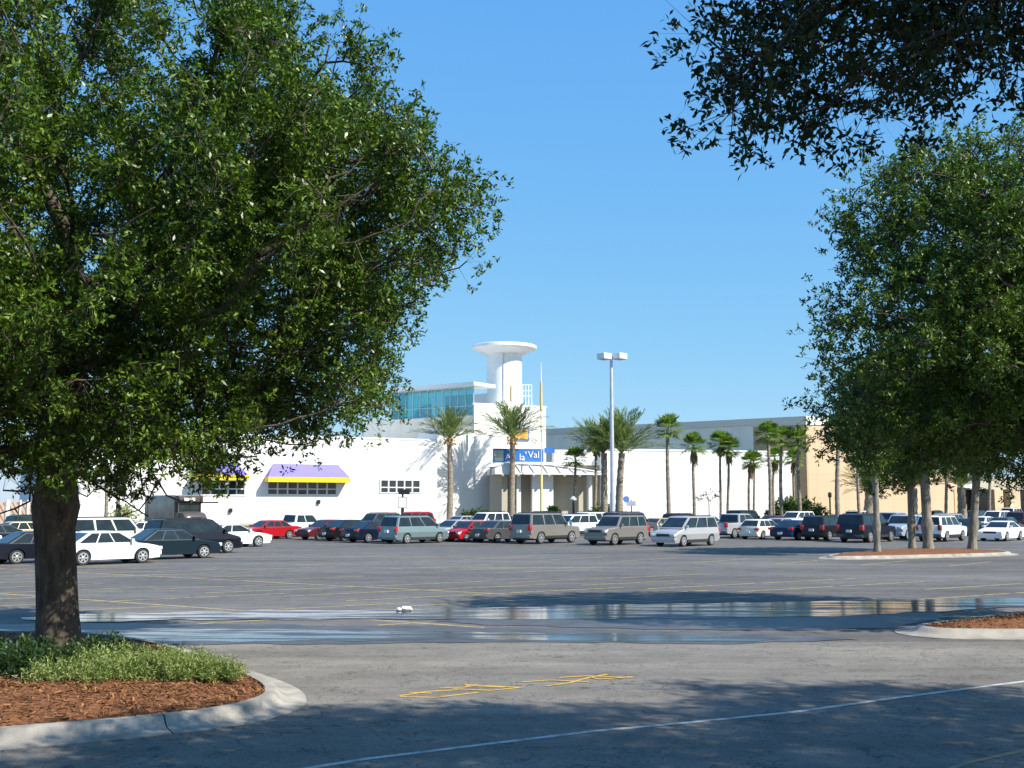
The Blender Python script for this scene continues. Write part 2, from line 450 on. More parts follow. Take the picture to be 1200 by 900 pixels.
bm = bmesh.new()
e = Vector((0.857, 0.515)); wv = Vector((0.852, -0.524)); pv = Vector((0.524, 0.852))
sp0 = Vector((-6.55, 27.2))
for k in range(0, 3):
    o = sp0 + pv * (0 if k == 0 else (7.5 if k == 1 else 15.5))
    a, b = (-34, 6.0) if k == 0 else (-24, 48)
    if k < 2: strip(bm, [o + wv * a, o + wv * (a + b) / 2, o + wv * (7 if k == 0 else b)], 0.11, 0.004 + 0.001 * k)
    t = a + 1
    i = 0
    while t < b + (4 if k == 0 else 0):
        q = o + wv * t
        ln = 4.6 + random.uniform(-0.5, 0.4)
        if random.random() > 0.12:
            strip(bm, [q + e * 0.15, q + e * ln], 0.1, 0.006)
        if k == 0 or random.random() > 0.5:
            strip(bm, [q - e * ln, q - e * 0.15], 0.1, 0.006)
        t += 2.55; i += 1
# far stalls between the parked cars
for k in range(3):
    for j in range(16):
        q = Vector((-26 + j * 3.4, 58 + k * 16 - j * 0.9))
        strip(bm, [q, q + Vector((0.68, 0.73)) * 4.8], 0.1, 0.006)
tag(obj('parking_lines', bm, M['yellow_line']), kind='structure', label='worn yellow stall lines on the lot')
bm = bmesh.new()
strip(bm, [G(330, 906, 0.0), G(430, 890), G(560, 874), G(700, 857), G(800, 848), G(930, 835), G(1060, 817), G(1200, 799), G(1330, 782)], 0.09, 0.008)
tag(obj('road_line', bm, M['white_line']), kind='structure', label='thin white line painted along the drive')
bm = bmesh.new()
strip(bm, [G(1080, 912), G(1140, 893), G(1210, 878), G(1300, 868)], 0.07, 0.008)
M['faint_line'] = worn_paint('faint_yellow_paint', (0.36, 0.26, 0.1), ROADC, 0.5)
tag(obj('edge_line', bm, M['faint_line']), kind='structure', label='faded yellow line at the lower right')
bm = bmesh.new()
zz = 0.008
for pts in ([(468, 816), (500, 811), (536, 809)], [(468, 817), (510, 818), (560, 812)], [(480, 812), (506, 813)], [(515, 807), (545, 806), (560, 803)],
            [(545, 804), (585, 806), (612, 806)], [(530, 808), (575, 810), (615, 806)], [(545, 803), (600, 806)], [(612, 800), (645, 798), (690, 800)],
            [(640, 805), (668, 801), (690, 795), (712, 791)], [(655, 795), (690, 793), (742, 795)], [(690, 794), (702, 797), (742, 794)]):
    zz += 0.0006
    strip(bm, [G(*p) for p in pts], 0.055, zz)
tag(obj('spray_marking', bm, M['spray']), kind='structure', label='yellow sprayed surveyor marks on the drive')

# puddles
def puddle(name, px, label, seed, z, mt='water'):
    rnd = random.Random(seed)
    pts = [G(*p) for p in px]
    L = []
    n = len(pts)
    for i in range(n):
        a, b = pts[i], pts[(i + 1) % n]
        m = max(2, int((b - a).length / 0.35))
        for j in range(m):
            q = a.lerp(b, j / m)
            f = mnoise.noise(Vector((q.x * 0.9, q.y * 0.9, seed))) * 0.35 + mnoise.noise(Vector((q.x * 3, q.y * 3, seed + 9))) * 0.14
            L.append((q.x + f * 0.8, q.y + f))
    bm = bmesh.new()
    bm.faces.new([bm.verts.new((x, y, z)) for x, y in L])
    bmesh.ops.triangulate(bm, faces=bm.faces)
    return tag(obj(name, bm, M[mt]), label=label, kind='structure')
puddle('puddle', [(20, 725), (100, 720), (300, 716), (480, 714), (620, 712), (800, 708), (960, 705), (1200, 701), (1330, 698), (1330, 707),
                  (1180, 712), (1090, 718), (1000, 722), (850, 725), (700, 726), (600, 726), (400, 726), (200, 727), (60, 731)],
       'long shallow puddle across the lot mirroring the white wall', 3, 0.016)
puddle('puddle', [(-40, 738), (100, 738), (260, 737), (400, 741), (600, 742), (760, 744), (930, 749), (880, 753), (700, 752), (520, 750), (330, 752), (120, 753), (-40, 757)],
       'thin strip of water at the edge of the drive', 8, 0.016)

puddle('damp_shade_patch', [(560, 724), (700, 722), (850, 721), (1000, 718), (1100, 716), (1110, 724), (1040, 736), (900, 739), (760, 738), (620, 733), (500, 729)],  # right-hand oak's shade put into this sheet's dark colour, besides damp
       'damp asphalt darkened with painted oak shade between the two strips of water', 14, 0.0095, 'damp')
puddle('damp_shade_patch', [(-60, 733), (120, 731), (300, 732), (520, 735), (760, 740), (960, 746), (1010, 751), (860, 755), (600, 753), (340, 755), (120, 756), (-60, 760)],
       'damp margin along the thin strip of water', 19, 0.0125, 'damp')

# ------------------------------------------------------------------ islands
def offset(poly, d):
    n = len(poly); out = []
    for i in range(n):
        a, b = Vector(poly[i - 1]), Vector(poly[(i + 1) % n])
        t = (b - a).normalized()
        out.append((poly[i][0] + t.y * d, poly[i][1] - t.x * d))
    return out

def island(poly, label, seed, seglen=2.0, face=0.13, gut=0.3, hgt=0.15, chips=0):
    """poly counter-clockwise inner kerb line; kerb with rolled face and gutter pan; mulch mound"""
    P_ = catmull(poly, 10)
    prof = [(-0.02, 0.06), (-0.02, hgt), (0.1, hgt), (0.14, hgt - 0.015), (0.14 + face * 0.45, hgt * 0.5), (0.14 + face, 0.035), (0.14 + face + gut, 0.014), (0.14 + face + gut, 0.0)]
    rings = [offset(P_, o) for o, z in prof]
    bm = bmesh.new(); n = len(P_)
    acc = 0.0; gap = set()
    for i in range(n):
        acc += (Vector(P_[i]) - Vector(P_[(i + 1) % n])).length
        if acc > seglen: gap.add(i); acc = 0
    V = [[bm.verts.new((x, y, z)) for (x, y) in ring] for ring, (o, z) in zip(rings, prof)]
    V2 = {}
    for i in range(n):
        j = (i + 1) % n
        cols = []
        for k in range(len(prof)):
            a, b = V[k][i], V[k][j]
            if i in gap:
                b = bm.verts.new(a.co.lerp(b.co, max(0.0, 1 - 0.014 / max(1e-3, (b.co - a.co).length))))
            cols.append((a, b))
        for (a, b), (c, d) in zip(cols, cols[1:]): bm.faces.new((a, b, d, c))
    tag(obj('kerb', bm, M['concrete'], smooth=35), label='pale concrete kerb round ' + label, kind='structure')
    # mound
    inner = offset(P_, -0.02)
    c = Vector((sum(p[0] for p in inner) / n, sum(p[1] for p in inner) / n))
    bm = bmesh.new(); rows = []
    for t, z in ((0, hgt - 0.03), (0.06, hgt + 0.0), (0.15, hgt + 0.04), (0.3, hgt + 0.09), (0.5, hgt + 0.13), (0.75, hgt + 0.15), (0.97, hgt + 0.16)):
        row = []
        for p in inner:
            q = Vector(p).lerp(c, t)
            row.append(bm.verts.new((q.x, q.y, z + 0.025 * mnoise.noise(Vector((q.x * 3, q.y * 3, seed))) + 0.012 * mnoise.noise(Vector((q.x * 11, q.y * 11, seed))))))
        rows.append(row)
    for a, b in zip(rows, rows[1:]):
        for i in range(n): bm.faces.new((a[i], a[(i + 1) % n], b[(i + 1) % n], b[i]))
    bm.faces.new(rows[-1])
    tag(obj('mulch', bm, M['mulch'], smooth=60), label='reddish bark mulch inside ' + label, kind='structure')
    if chips:
        rg = np.random.default_rng(seed)
        i = rg.integers(0, n, chips); t = rg.random(chips) ** 1.2 * 0.8
        A = np.array(inner)[i]; B = np.array(inner)[(i + 1) % n]; s = rg.random(chips)[:, None]
        q = (A * (1 - s) + B * s); q = q * (1 - t[:, None]) + np.array([c.x, c.y]) * t[:, None]
        z = hgt - 0.01 + np.interp(t, [0, .06, .15, .3, .5, .75, 1], [-.02, .0, .04, .09, .13, .15, .16])
        cen = np.column_stack([q, z + 0.02])
        d = rg.normal(size=(chips, 3)); d[:, 2] *= 0.35; d /= np.linalg.norm(d, axis=1)[:, None]
        u = np.cross(d, rg.normal(size=(chips, 3)) * 0.4 + [0, 0, 1]); u /= np.linalg.norm(u, axis=1)[:, None]
        ln = rg.uniform(0.02, 0.055, chips)[:, None]; wd = rg.uniform(0.006, 0.014, chips)[:, None]
        v = np.stack([cen - d * ln - u * wd, cen + d * ln - u * wd * .6, cen + d * ln + u * wd * .6, cen - d * ln + u * wd], 1).reshape(-1, 3)
        o = npmesh('mulch_chips', v, np.arange(chips * 4).reshape(-1, 4), None, M['chips'])
        tag(o, label='loose bark chips on ' + label, kind='stuff')

island([(-14, 8.3), (-9, 10.7), (-6.1, 12.22), (-4.6, 12.95), (-3.75, 13.5), (-3.3, 14.15), (-3.25, 14.9), (-3.7, 16.0), (-5.0, 17.9), (-6.8, 20.3), (-9.5, 21.6), (-14, 20)],
       'the near left tree island', 5, 1.75, face=0.13, gut=0.25, chips=9000)
island([(8.35, 22.35), (9.0, 22.05), (12, 21.95), (16, 22.0), (18, 23.8), (16, 26), (12, 25.4), (9.4, 23.6), (8.5, 22.9)],
       'the right hand tree island', 11, 2.2, chips=2500)
island([(15.6, 52.1), (20, 53.7), (24.6, 56.0), (25.6, 58.2), (24.5, 60.2), (20, 58.6), (16.6, 55.4), (15.3, 53.2)],
       'the far island with four trunks', 17, 3.0, chips=0)

# ------------------------------------------------------------------ broadleaf trees (space colonisation)
def grow(seed, trunk, lobes, n_attr, step=0.34, di=3.2, dk=0.6, ns=0.3, thr=-0.12, shell=0.3, gaps=()):
    """trunk: list of points; lobes: [(centre, radii, weight)]; returns node arrays"""
    rg = np.random.default_rng(seed)
    att = []
    tot = sum(l[2] for l in lobes)
    for c, r, wt in lobes:
        need = int(n_attr * wt / tot); got = 0
        while got < need:
            p = rg.normal(size=3); p /= np.linalg.norm(p)
            p *= (shell ** 3 + rg.random() * (1 - shell ** 3)) ** (1 / 3)
            q = np.array(c) + p * np.array(r)
            got += 1 / 1.6 if True else 0
            if mnoise.noise(Vector(q * ns) + Vector((seed, 0, 0))) < thr: continue
            if any(np.linalg.norm((q - np.array(g[0])) / np.array(g[1])) < 1 for g in gaps): continue
            att.append(q)
    att = np.array(att)
    pos = []; par = []
    for a, b in zip(trunk, trunk[1:]):
        a, b = np.array(a, float), np.array(b, float); m = max(1, int(np.linalg.norm(b - a) / step))
        for j in range(m):
            pos.append(a + (b - a) * j / m); par.append(len(pos) - 2)
    pos.append(np.array(trunk[-1], float)); par.append(len(pos) - 2)
    first = len(pos)
    P_ = np.array(pos)
    start = int(first * 0.55)
    D = np.linalg.norm(att[:, None] - P_[None, start:], axis=2)
    near = D.argmin(1) + start; dist = D.min(1)
    seen = set()
    for it in range(170):
        lim = di if it > 12 else 50.0
        act = dist < lim
        if not act.any(): break
        newp = []; newpar = []
        idx = near[act]; vec = att[act] - np.array(pos)[idx]
        vec /= np.linalg.norm(vec, axis=1)[:, None] + 1e-9
        order = np.argsort(idx, kind='stable'); idx = idx[order]; vec = vec[order]
        uq, st = np.unique(idx, return_index=True); sums = np.add.reduceat(vec, st, axis=0)
        for i, sv in zip(uq, sums):
            nv = np.linalg.norm(sv)
            if nv < 1e-6: continue
            dirv = sv / nv
            if par[i] >= 0:
                pd = pos[i] - pos[par[i]]; pd /= np.linalg.norm(pd) + 1e-9
                dirv = dirv + pd * 0.35
            dirv = dirv + rg.normal(size=3) * 0.13
            dirv /= np.linalg.norm(dirv)
            q = pos[i] + dirv * step
            key = (i, int(dirv[0] * 3), int(dirv[1] * 3), int(dirv[2] * 3))
            if key in seen: continue
            seen.add(key)
            newp.append(q); newpar.append(i)
        if not newp: 
            break
        base = len(pos)
        pos += newp; par += newpar
        NP = np.array(newp)
        dn = np.linalg.norm(att[:, None] - NP[None], axis=2)
        m = dn.min(1); a = dn.argmin(1)
        up = m < dist
        near[up] = a[up] + base; dist[up] = m[up]
        keep = dist > dk
        att = att[keep]; near = near[keep]; dist = dist[keep]
        if len(att) == 0: break
    pos = np.array(pos); par = np.array(par)
    tips = np.zeros(len(pos)); kids = [[] for _ in pos]
    for i, p in enumerate(par):
        if p >= 0: kids[p].append(i)
    for i in range(len(pos) - 1, -1, -1):
        if not kids[i]: tips[i] = 1
        if par[i] >= 0: tips[par[i]] += tips[i]
    return pos, par, kids, tips, first

def tubes(pos, par, kids, rad, maxk=10):
    V = []; Fq = []; base = 0
    roots = [0]
    while roots:
        s = roots.pop()
        chain = [s] if par[s] < 0 else [par[s], s]
        cur = s
        while kids[cur]:
            ks = sorted(kids[cur], key=lambda k: -rad[k])
            roots.extend(ks[1:]); cur = ks[0]; chain.append(cur)
        p = pos[chain]; r = rad[chain].copy()
        if par[s] >= 0: r[0] = min(r[0], r[1] * 1.25)
        k = 4 if r.max() < 0.03 else (6 if r.max() < 0.1 else maxk)
        t = np.gradient(p, axis=0) if len(p) > 1 else np.array([[0, 0, 1.0]])
        t /= np.linalg.norm(t, axis=1)[:, None] + 1e-9
        ref = np.array([1.0, 0.13, 0.0]) if abs(t[0, 0]) < 0.8 else np.array([0.0, 1.0, 0.1])
        u = np.empty_like(t)
        for i in range(len(t)):
            ref = ref - t[i] * ref.dot(t[i]); ref /= np.linalg.norm(ref) + 1e-9; u[i] = ref
        v = np.cross(t, u)
        a = np.arange(k) * 2 * np.pi / k
        ring = p[:, None] + r[:, None, None] * (u[:, None] * np.cos(a)[None, :, None] + v[:, None] * np.sin(a)[None, :, None])
        m = len(chain)
        V.append(ring.reshape(-1, 3))
        I = base + np.arange(m - 1)[:, None] * k; J = np.arange(k)[None]; J2 = (J + 1) % k
        Fq.append(np.stack([I + J, I + J2, I + k + J2, I + k + J], -1).reshape(-1, 4))
        base += m * k
    return np.concatenate(V), np.concatenate(Fq)

def leaves(rg, cen, axis, n_per, length, width, spread):
    """rosettes of pointed leaves round each centre"""
    N = len(cen)
    c = np.repeat(cen, n_per, 0) + rg.normal(size=(N * n_per, 3)) * spread
    a = np.repeat(axis, n_per, 0)
    d = rg.normal(size=(N * n_per, 3)); d /= np.linalg.norm(d, axis=1)[:, None]
    d = d + a * 0.45; d /= np.linalg.norm(d, axis=1)[:, None]
    upv = np.array([0, 0, 1.0]) + rg.normal(size=(N * n_per, 3)) * 0.75
    s = np.cross(d, upv); s /= np.linalg.norm(s, axis=1)[:, None] + 1e-9
    nn = np.cross(s, d)
    L = (length * rg.uniform(0.5, 1.35, N * n_per))[:, None]; W = (width * rg.uniform(0.7, 1.2, N * n_per))[:, None]
    b = c; tip = c + d * L - nn * L * 0.12
    mid = c + d * L * 0.55
    v = np.stack([b, mid + s * W * 0.5, tip, mid - s * W * 0.5], 1).reshape(-1, 3)
    return v

def tree(name, label, cat, seed, trunk, lobes, n_attr, base_r, leaf, leafm, barkm, group=None, ros=3, n_per=7, jit=0.2, max_tips=7, fork=1.4, clump=1.5, cthr=-0.12, zmin=-9, **kw):
    loc = Vector(trunk[0])
    pos, par, kids, tips, first = grow(seed, trunk, lobes, n_attr, **kw)
    rad = np.maximum(base_r * (tips / tips[0]) ** 0.5, 0.004)
    # flare of the trunk foot
    for i in range(first):
        h = pos[i][2] - trunk[0][2]
        rad[i] = max(rad[i], base_r * 0.86) * (1 + 0.35 * math.exp(-h / 0.28)) if h < fork - 0.8 else max(rad[i], base_r * 0.9) * (1 + 0.4 * smooth01((h - fork + 0.8) / 0.9)) if h < fork else rad[i]
    rg = np.random.default_rng(seed + 100)
    root = thing(name, label, cat, loc, 0, group)
    off = np.array(loc)
    v, f = tubes(pos, par, kids, rad)
    npmesh('trunk', v - off, f, root, barkm, smooth=True)
    sel = np.array([i for i in range(first, len(pos)) if tips[i] <= max_tips])
    p = np.repeat(pos[sel], ros, 0)
    d = np.repeat(pos[sel] - pos[par[sel]], ros, 0); d /= np.linalg.norm(d, axis=1)[:, None] + 1e-9
    p = p + np.clip(rg.normal(size=p.shape) * jit, -1.7 * jit, 1.7 * jit)
    org = np.repeat(pos[sel], ros, 0)
    nz = np.array([mnoise.noise(Vector(q * clump) + Vector((7.7, seed, 0))) for q in p])
    keep = (nz > cthr) & (p[:, 2] > zmin - 0.3 * (p[:, 0] > -5.3) + 0.22 * np.sin(p[:, 0] * 2.1))
    p = p[keep]; d = d[keep]; org = org[keep]
    tw = p - org; tl = np.linalg.norm(tw, axis=1)[:, None] + 1e-6
    sd = np.cross(tw / tl, rg.normal(size=p.shape)); sd /= np.linalg.norm(sd, axis=1)[:, None] + 1e-6
    twq = np.stack([org - sd * .004, org + sd * .004, p + sd * .002, p - sd * .002], 1).reshape(-1, 3)
    p = np.repeat(p, 2, 0); d = np.repeat(d, 2, 0); p = p + rg.normal(size=p.shape) * 0.075
    ax = d + np.array([0, 0, 0.5]) + rg.normal(size=p.shape) * 0.5; ax /= np.linalg.norm(ax, axis=1)[:, None]
    lv = leaves(rg, p, ax, n_per, leaf[0], leaf[1], 0.025)
    nl = len(lv) // 4; av = np.concatenate([lv, twq])
    cr = npmesh('crown', av - off, np.arange(len(av)).reshape(-1, 4), root, [leafm, M['bark']])
    mi = np.zeros(len(av) // 4, np.int32); mi[nl:] = 1; cr.data.polygons.foreach_set('material_index', mi)
    print('TREE', name, 'nodes', len(pos), 'leaves', len(lv) // 4)
    return root

tree('oak_tree', 'big leafy oak with thick dark trunk on the near left island', 'tree', 3,
     [(-7.4, 18.3, 0.15), (-7.48, 18.3, 1.2), (-7.56, 18.3, 2.2), (-7.56, 18.3, 2.9), (-7.5, 18.4, 4.2), (-7.5, 18.5, 6.0)],
     [((-7.3, 18.3, 7.3), (6.2, 5.5, 5.2), 1.0), ((-5.2, 17.6, 5.0), (2.6, 2.4, 1.8), 0.14), ((-8.3, 14.6, 4.55), (2.6, 1.6, 1.3), 0.09),
      ((-2.7, 18, 7.1), (2.5, 3.4, 1.7), 0.14), ((-4.2, 17.6, 4.15), (2.8, 1.4, 0.75), 0.15), ((-6.2, 16.6, 4.9), (2.6, 2, 1.3), 0.12), ((-9, 18, 11), (2.4, 3, 2.2), 0.1), ((-4.5, 17.2, 3.45), (0.9, 0.8, 0.55), 0.07), ((-2.9, 17.2, 3.7), (1.2, 0.9, 0.6), 0.08)],
     6200, 0.33, (0.096, 0.042), M['oak_leaf'], M['bark'], ros=19, n_per=9, fork=2.75, jit=0.27, max_tips=14, zmin=2.95, clump=1.05, cthr=-0.03, step=0.3, di=3.0, dk=0.5, ns=0.42, thr=-0.2, shell=0.3,
     gaps=[((-5.5, 18.3, 11.0), (0.85, 8, 1.9)), ((-8.6, 18.3, 10.2), (0.6, 8, 0.9))])
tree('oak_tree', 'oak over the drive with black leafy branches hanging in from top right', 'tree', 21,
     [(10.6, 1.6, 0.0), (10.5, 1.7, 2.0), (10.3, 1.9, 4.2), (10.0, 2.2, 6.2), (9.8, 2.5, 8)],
     [((10.3, 2.6, 9.8), (7.3, 6.1, 3.4), 1.0), ((3.0, -4.0, 9.4), (7.5, 5.5, 2.8), 0.55), ((13.6, 8.3, 9.2), (3.4, 2.6, 1.9), 0.2), ((2.75, 8.3, 6.5), (1.4, 1.1, 0.8), 0.18), ((1.95, 8.0, 5.8), (0.6, 0.8, 0.45), 0.04), ((6.0, 10.2, 6.6), (0.7, 0.9, 1.1), 0.05), ((4.2, 8.6, 6.8), (1.8, 1.2, 0.6), 0.12)],  # lobe reaching behind the camera is unseen, added to block sky light
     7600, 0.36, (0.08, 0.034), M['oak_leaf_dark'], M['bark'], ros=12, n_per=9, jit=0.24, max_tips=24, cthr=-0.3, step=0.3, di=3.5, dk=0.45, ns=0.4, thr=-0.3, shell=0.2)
tree('oak_tree', 'tall rounded oak growing on the right hand island', 'tree', 33,
     [(12.9, 23.6, 0.2), (12.9, 23.6, 1.6), (12.8, 23.7, 3.0), (12.7, 23.8, 5), (12.6, 23.8, 6.5)],
     [((12.5, 23.8, 7.0), (5.2, 4.6, 4.1), 1.0), ((8.8, 23.9, 5.7), (3.0, 2.8, 2.4), 0.26), ((9.7, 23.8, 8.8), (2.5, 2.6, 1.9), 0.2)],
     4000, 0.3, (0.105, 0.045), M['oak_leaf_far'], M['bark'], ros=14, n_per=9, jit=0.28, max_tips=14, cthr=-0.1, step=0.3, di=3.0, dk=0.5, ns=0.42, thr=-0.22, shell=0.25)
for i, (px, py, rr, hh, tr, lab) in enumerate([(1028, 648, 1.9, 9.6, 0.15, 'slim straight trunk at the left end of the far island'),
                                           (1069, 644, 2.8, 9.2, 0.17, 'trunk with a low left fork on the far island'),
                                           (1088, 645, 3.6, 10.4, 0.24, 'thickest trunk on the far island, beside the forked one'),
                                           (1139, 644, 3.8, 10.2, 0.2, 'leaning slender trunk at the right end of the far island')]):
    b = G(px, py, 0.2)
    ln = 0.5 if i == 3 else (0.05 if i != 2 else -0.05)
    lobes = [((b.x + ln, b.y, hh * 0.66 + 0.7), (rr, rr * 0.9, hh * 0.32), 1.0)]
    if i == 1: lobes.append(((b.x - 1.6, b.y - 0.2, 3.6), (1.1, 0.9, 0.6), 0.15))
    tree('oak_tree', 'oak with ' + lab, 'tree', 50 + i,
         [(b.x, b.y, 0.15), (b.x + ln * 0.3, b.y, 1.5), (b.x + ln * 0.6, b.y, 3.0), (b.x + ln, b.y, 4.6), (b.x + ln, b.y, 6)],
         lobes, 900, tr, (0.16, 0.075), M['oak_leaf_far'], M['bark_grey'], group='oaks on the far island', ros=10, n_per=8, jit=0.33, max_tips=10, cthr=-.2, step=0.34, di=3, dk=0.6, ns=0.45, thr=-0.2, shell=0.3)

# ------------------------------------------------------------------ shrubs
def shrub_mesh(seed, r, h, n, leaf, fine):
    rg = np.random.default_rng(seed)
    V = []; st = bmesh.new()
    cen = []; ax = []
    for k in range(n):
        a = rg.random() * 2 * np.pi; q = rg.random() ** 0.5
        tip = np.array([math.cos(a) * q * r, math.sin(a) * q * r, h * (1 - 0.55 * q * q) * rg.uniform(0.65, 1.1)])
        b = np.array([math.cos(a) * q * r * 0.25, math.sin(a) * q * r * 0.25, 0])
        if k % 4 == 0: bar(st, b, tip, 0.007, 4, 0.003)
        for t in np.linspace(0.3, 1, fine):
            cen.append(b + (tip - b) * t + rg.normal(size=3) * 0.02); ax.append((tip - b) / (np.linalg.norm(tip - b) + 1e-6) + [0, 0, 0.3])
    lv = leaves(rg, np.array(cen), np.array(ax), 7, leaf[0], leaf[1], 0.025)
    return lv, st

def put_shrub(kind, spots, lab, group, leafm, size, seeds, name='shrub'):
    protos = {}
    for i, (x, y, z, s) in enumerate(spots):
        sd = seeds[i % len(seeds)]
        if sd not in protos:
            root = thing(name, lab, 'shrub', (x, y, z), random.random() * 6, group)
            lv, st = shrub_mesh(sd, *size)
            npmesh('foliage', lv, np.arange(len(lv)).reshape(-1, 4), root, leafm)
            obj('stem', st, M['bark'], root)
            protos[sd] = root
        else:
            root = copy_tree(protos[sd]); root.location = (x, y, z); root.rotation_euler.z = random.random() * 6
        root.scale = (s, s, s * random.uniform(0.85, 1.1))

sp = []
for px, py, s in ((62, 800, 1.0), (92, 797, 1.0), (120, 800, .95), (146, 796, 1.1), (170, 794, 1.1), (196, 796, 1.0), (216, 792, 1.1), (240, 793, 1.0), (262, 794, .85), (110, 788, 1.1), (140, 786, 1.1),
                  (180, 786, 1.1), (205, 784, 1.15), (232, 786, .9)):
    p = G(px, py, 0.25); sp.append((p.x, p.y, 0.2, s))
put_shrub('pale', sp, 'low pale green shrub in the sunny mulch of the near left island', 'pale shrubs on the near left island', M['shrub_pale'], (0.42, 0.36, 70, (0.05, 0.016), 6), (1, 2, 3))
sp = []
for px, py, s in ((4, 790, 1.1), (28, 794, 1.1), (50, 786, 1.0), (20, 778, 1.2), (45, 775, 1.0), (100, 777, 1.1), (125, 776, 1.1), (150, 777, .8), (-10, 784, 1.2), (75, 790, 1.0)):
    p = G(px, py, 0.25); sp.append((p.x, p.y, 0.2, s))
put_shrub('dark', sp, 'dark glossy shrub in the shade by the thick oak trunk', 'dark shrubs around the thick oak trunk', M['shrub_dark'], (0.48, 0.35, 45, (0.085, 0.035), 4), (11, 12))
# hedge-like shrubs by the buildings
sp = []
for px, d, s in ((550, 121, 1.0), (560, 121.5, 1.2), (577, 122, 1.0), (587, 122, .8), (698, 122, 1.1), (708, 122.5, 1.3), (716, 123, 1.0), (918, 132, 1.5), (928, 132, 1.8), (945, 133, 1.7), (938, 132.5, 1.4)):
    p = at(px, 600, d); sp.append((p.x, p.y, 0.0, s))
put_shrub('hedge', sp, 'rounded green bush planted along the foot of the mall wall', 'bushes along the mall wall', M['hedge'], (1.5, 1.9, 70, (0.3, 0.13), 5), (21, 22))
p = at(146, 600, 104)
put_shrub('yellow', [(p.x, p.y, 0, 1.1)], 'yellow green bush behind the two slim palm trunks on the left', None, M['shrub_pale'], (1.4, 2.6, 60, (0.22, 0.1), 5), (31,))

# ------------------------------------------------------------------ palms
def frond_date(rg, az, el, L, nl=20):
    """pinnate frond: list of quads"""
    V = []; d = np.array([math.cos(az), math.sin(az), 0.0]); up = np.array([0, 0, 1.0])
    side = np.array([-math.sin(az), math.cos(az), 0.0])
    pts = []
    p = np.zeros(3); ang = el
    seg = 9
    for i in range(seg + 1):
        pts.append(p.copy()); p = p + (d * math.cos(ang) + up * math.sin(ang)) * L / seg; ang -= (0.25 + 0.8 * i / seg) * 1.15 / seg * (1.2 if el < 0.6 else 1)
    pts = np.array(pts)
    for i in range(seg):
        a, b = pts[i], pts[i + 1]; w0 = 0.05 * (1 - i / seg) + 0.012
        V += [a - side * w0, b - side * w0 * .8, b + side * w0 * .8, a + side * w0]
    for k in range(nl):
        t = 0.16 + 0.84 * k / (nl - 1)
        f = t * seg; i = min(int(f), seg - 1); c = pts[i] + (pts[i + 1] - pts[i]) * (f - i)
        tg = pts[i + 1] - pts[i]; tg /= np.linalg.norm(tg)
        nrm = np.cross(side, tg)
        ll = L * 0.19 * (math.sin(math.pi * (0.15 + 0.8 * t)) + 0.25)
        for sgn in (-1, 1):
            q = tg * 0.95 + side * sgn * 0.5 + nrm * rg.uniform(-0.35, 0.35) ; q /= np.linalg.norm(q)
            wv_ = tg * 0.11
            V += [c - wv_, c + q * ll * 0.5 - wv_ * 1.1, c + q * ll, c + q * ll * 0.5 + wv_ * 1.1]
    return V

def frond_fan(rg, az, el, L):
    V = []; d = np.array([math.cos(az) * math.cos(el), math.sin(az) * math.cos(el), math.sin(el)])
    side = np.array([-math.sin(az), math.cos(az), 0.0]); nrm = np.cross(d, side)
    c = d * L * 0.45
    V += [side * .03, c + side * .02, c - side * .02, -side * .03]
    n = 15
    for k in range(n):
        a = (k / (n - 1) - 0.5) * 2.0 * 1.25
        q = d * math.cos(a) + side * math.sin(a) + nrm * rg.uniform(-.08, .08)
        ll = L * 0.62 * (0.75 + 0.25 * math.cos(a)) * rg.uniform(.9, 1.08)
        m = c + q * ll * 0.6; tip = c + q * ll + np.array([0, 0, -0.13 * L * (0.6 + rg.random() * .5)])
        s = np.cross(q, nrm); s /= np.linalg.norm(s) + 1e-9
        w0 = L * 0.04
        V += [c, m + s * w0, tip, m - s * w0]
    return V

def palm_crown(kind, seed):
    rg = np.random.default_rng(seed); V = []
    if kind == 'date':
        for k in range(44):
            f = k / 44
            el = R(87) - f * R(66) + rg.normal() * 0.09
            V += frond_date(rg, k * 2.39996 + rg.normal() * .15, el, rg.uniform(4.4, 5.3) * (0.9 + 0.15 * f))
    else:
        for k in range(34):
            f = k / 34
            el = R(84) - f ** 1.25 * R(118) + rg.normal() * 0.13
            V += frond_fan(rg, k * 2.39996 + rg.normal() * .2, el, rg.uniform(1.75, 2.15))
    return np.array(V)

CROWN = {}
def crown_mesh(kind, seed):
    if (kind, seed) not in CROWN:
        me = bpy.data.meshes.new('crown')
        v = palm_crown(kind, seed).astype(np.float32); n = len(v)
        me.vertices.add(n); me.vertices.foreach_set('co', v.ravel())
        me.loops.add(n); me.loops.foreach_set('vertex_index', np.arange(n, dtype=np.int32))
        me.polygons.add(n // 4); me.polygons.foreach_set('loop_start', np.arange(0, n, 4, dtype=np.int32))
        me.update(calc_edges=True); me.materials.append(M['date_leaf' if kind == 'date' else 'fan_leaf'])
        CROWN[(kind, seed)] = me
    return CROWN[(kind, seed)]

def skirt_mesh(seed, h):
    rg = np.random.default_rng(seed); V = []
    for k in range(70):
        a = rg.random() * 6.28; z = -rg.random() * h
        c = np.array([math.cos(a) * .22, math.sin(a) * .22, z]); s = np.array([-math.sin(a), math.cos(a), 0]) * .09
        tip = c + np.array([math.cos(a) * .22, math.sin(a) * .22, -rg.uniform(.5, .9)])
        V += [c - s, c + s, tip + s * .5, tip - s * .5]
    v = np.array(V)
    return v

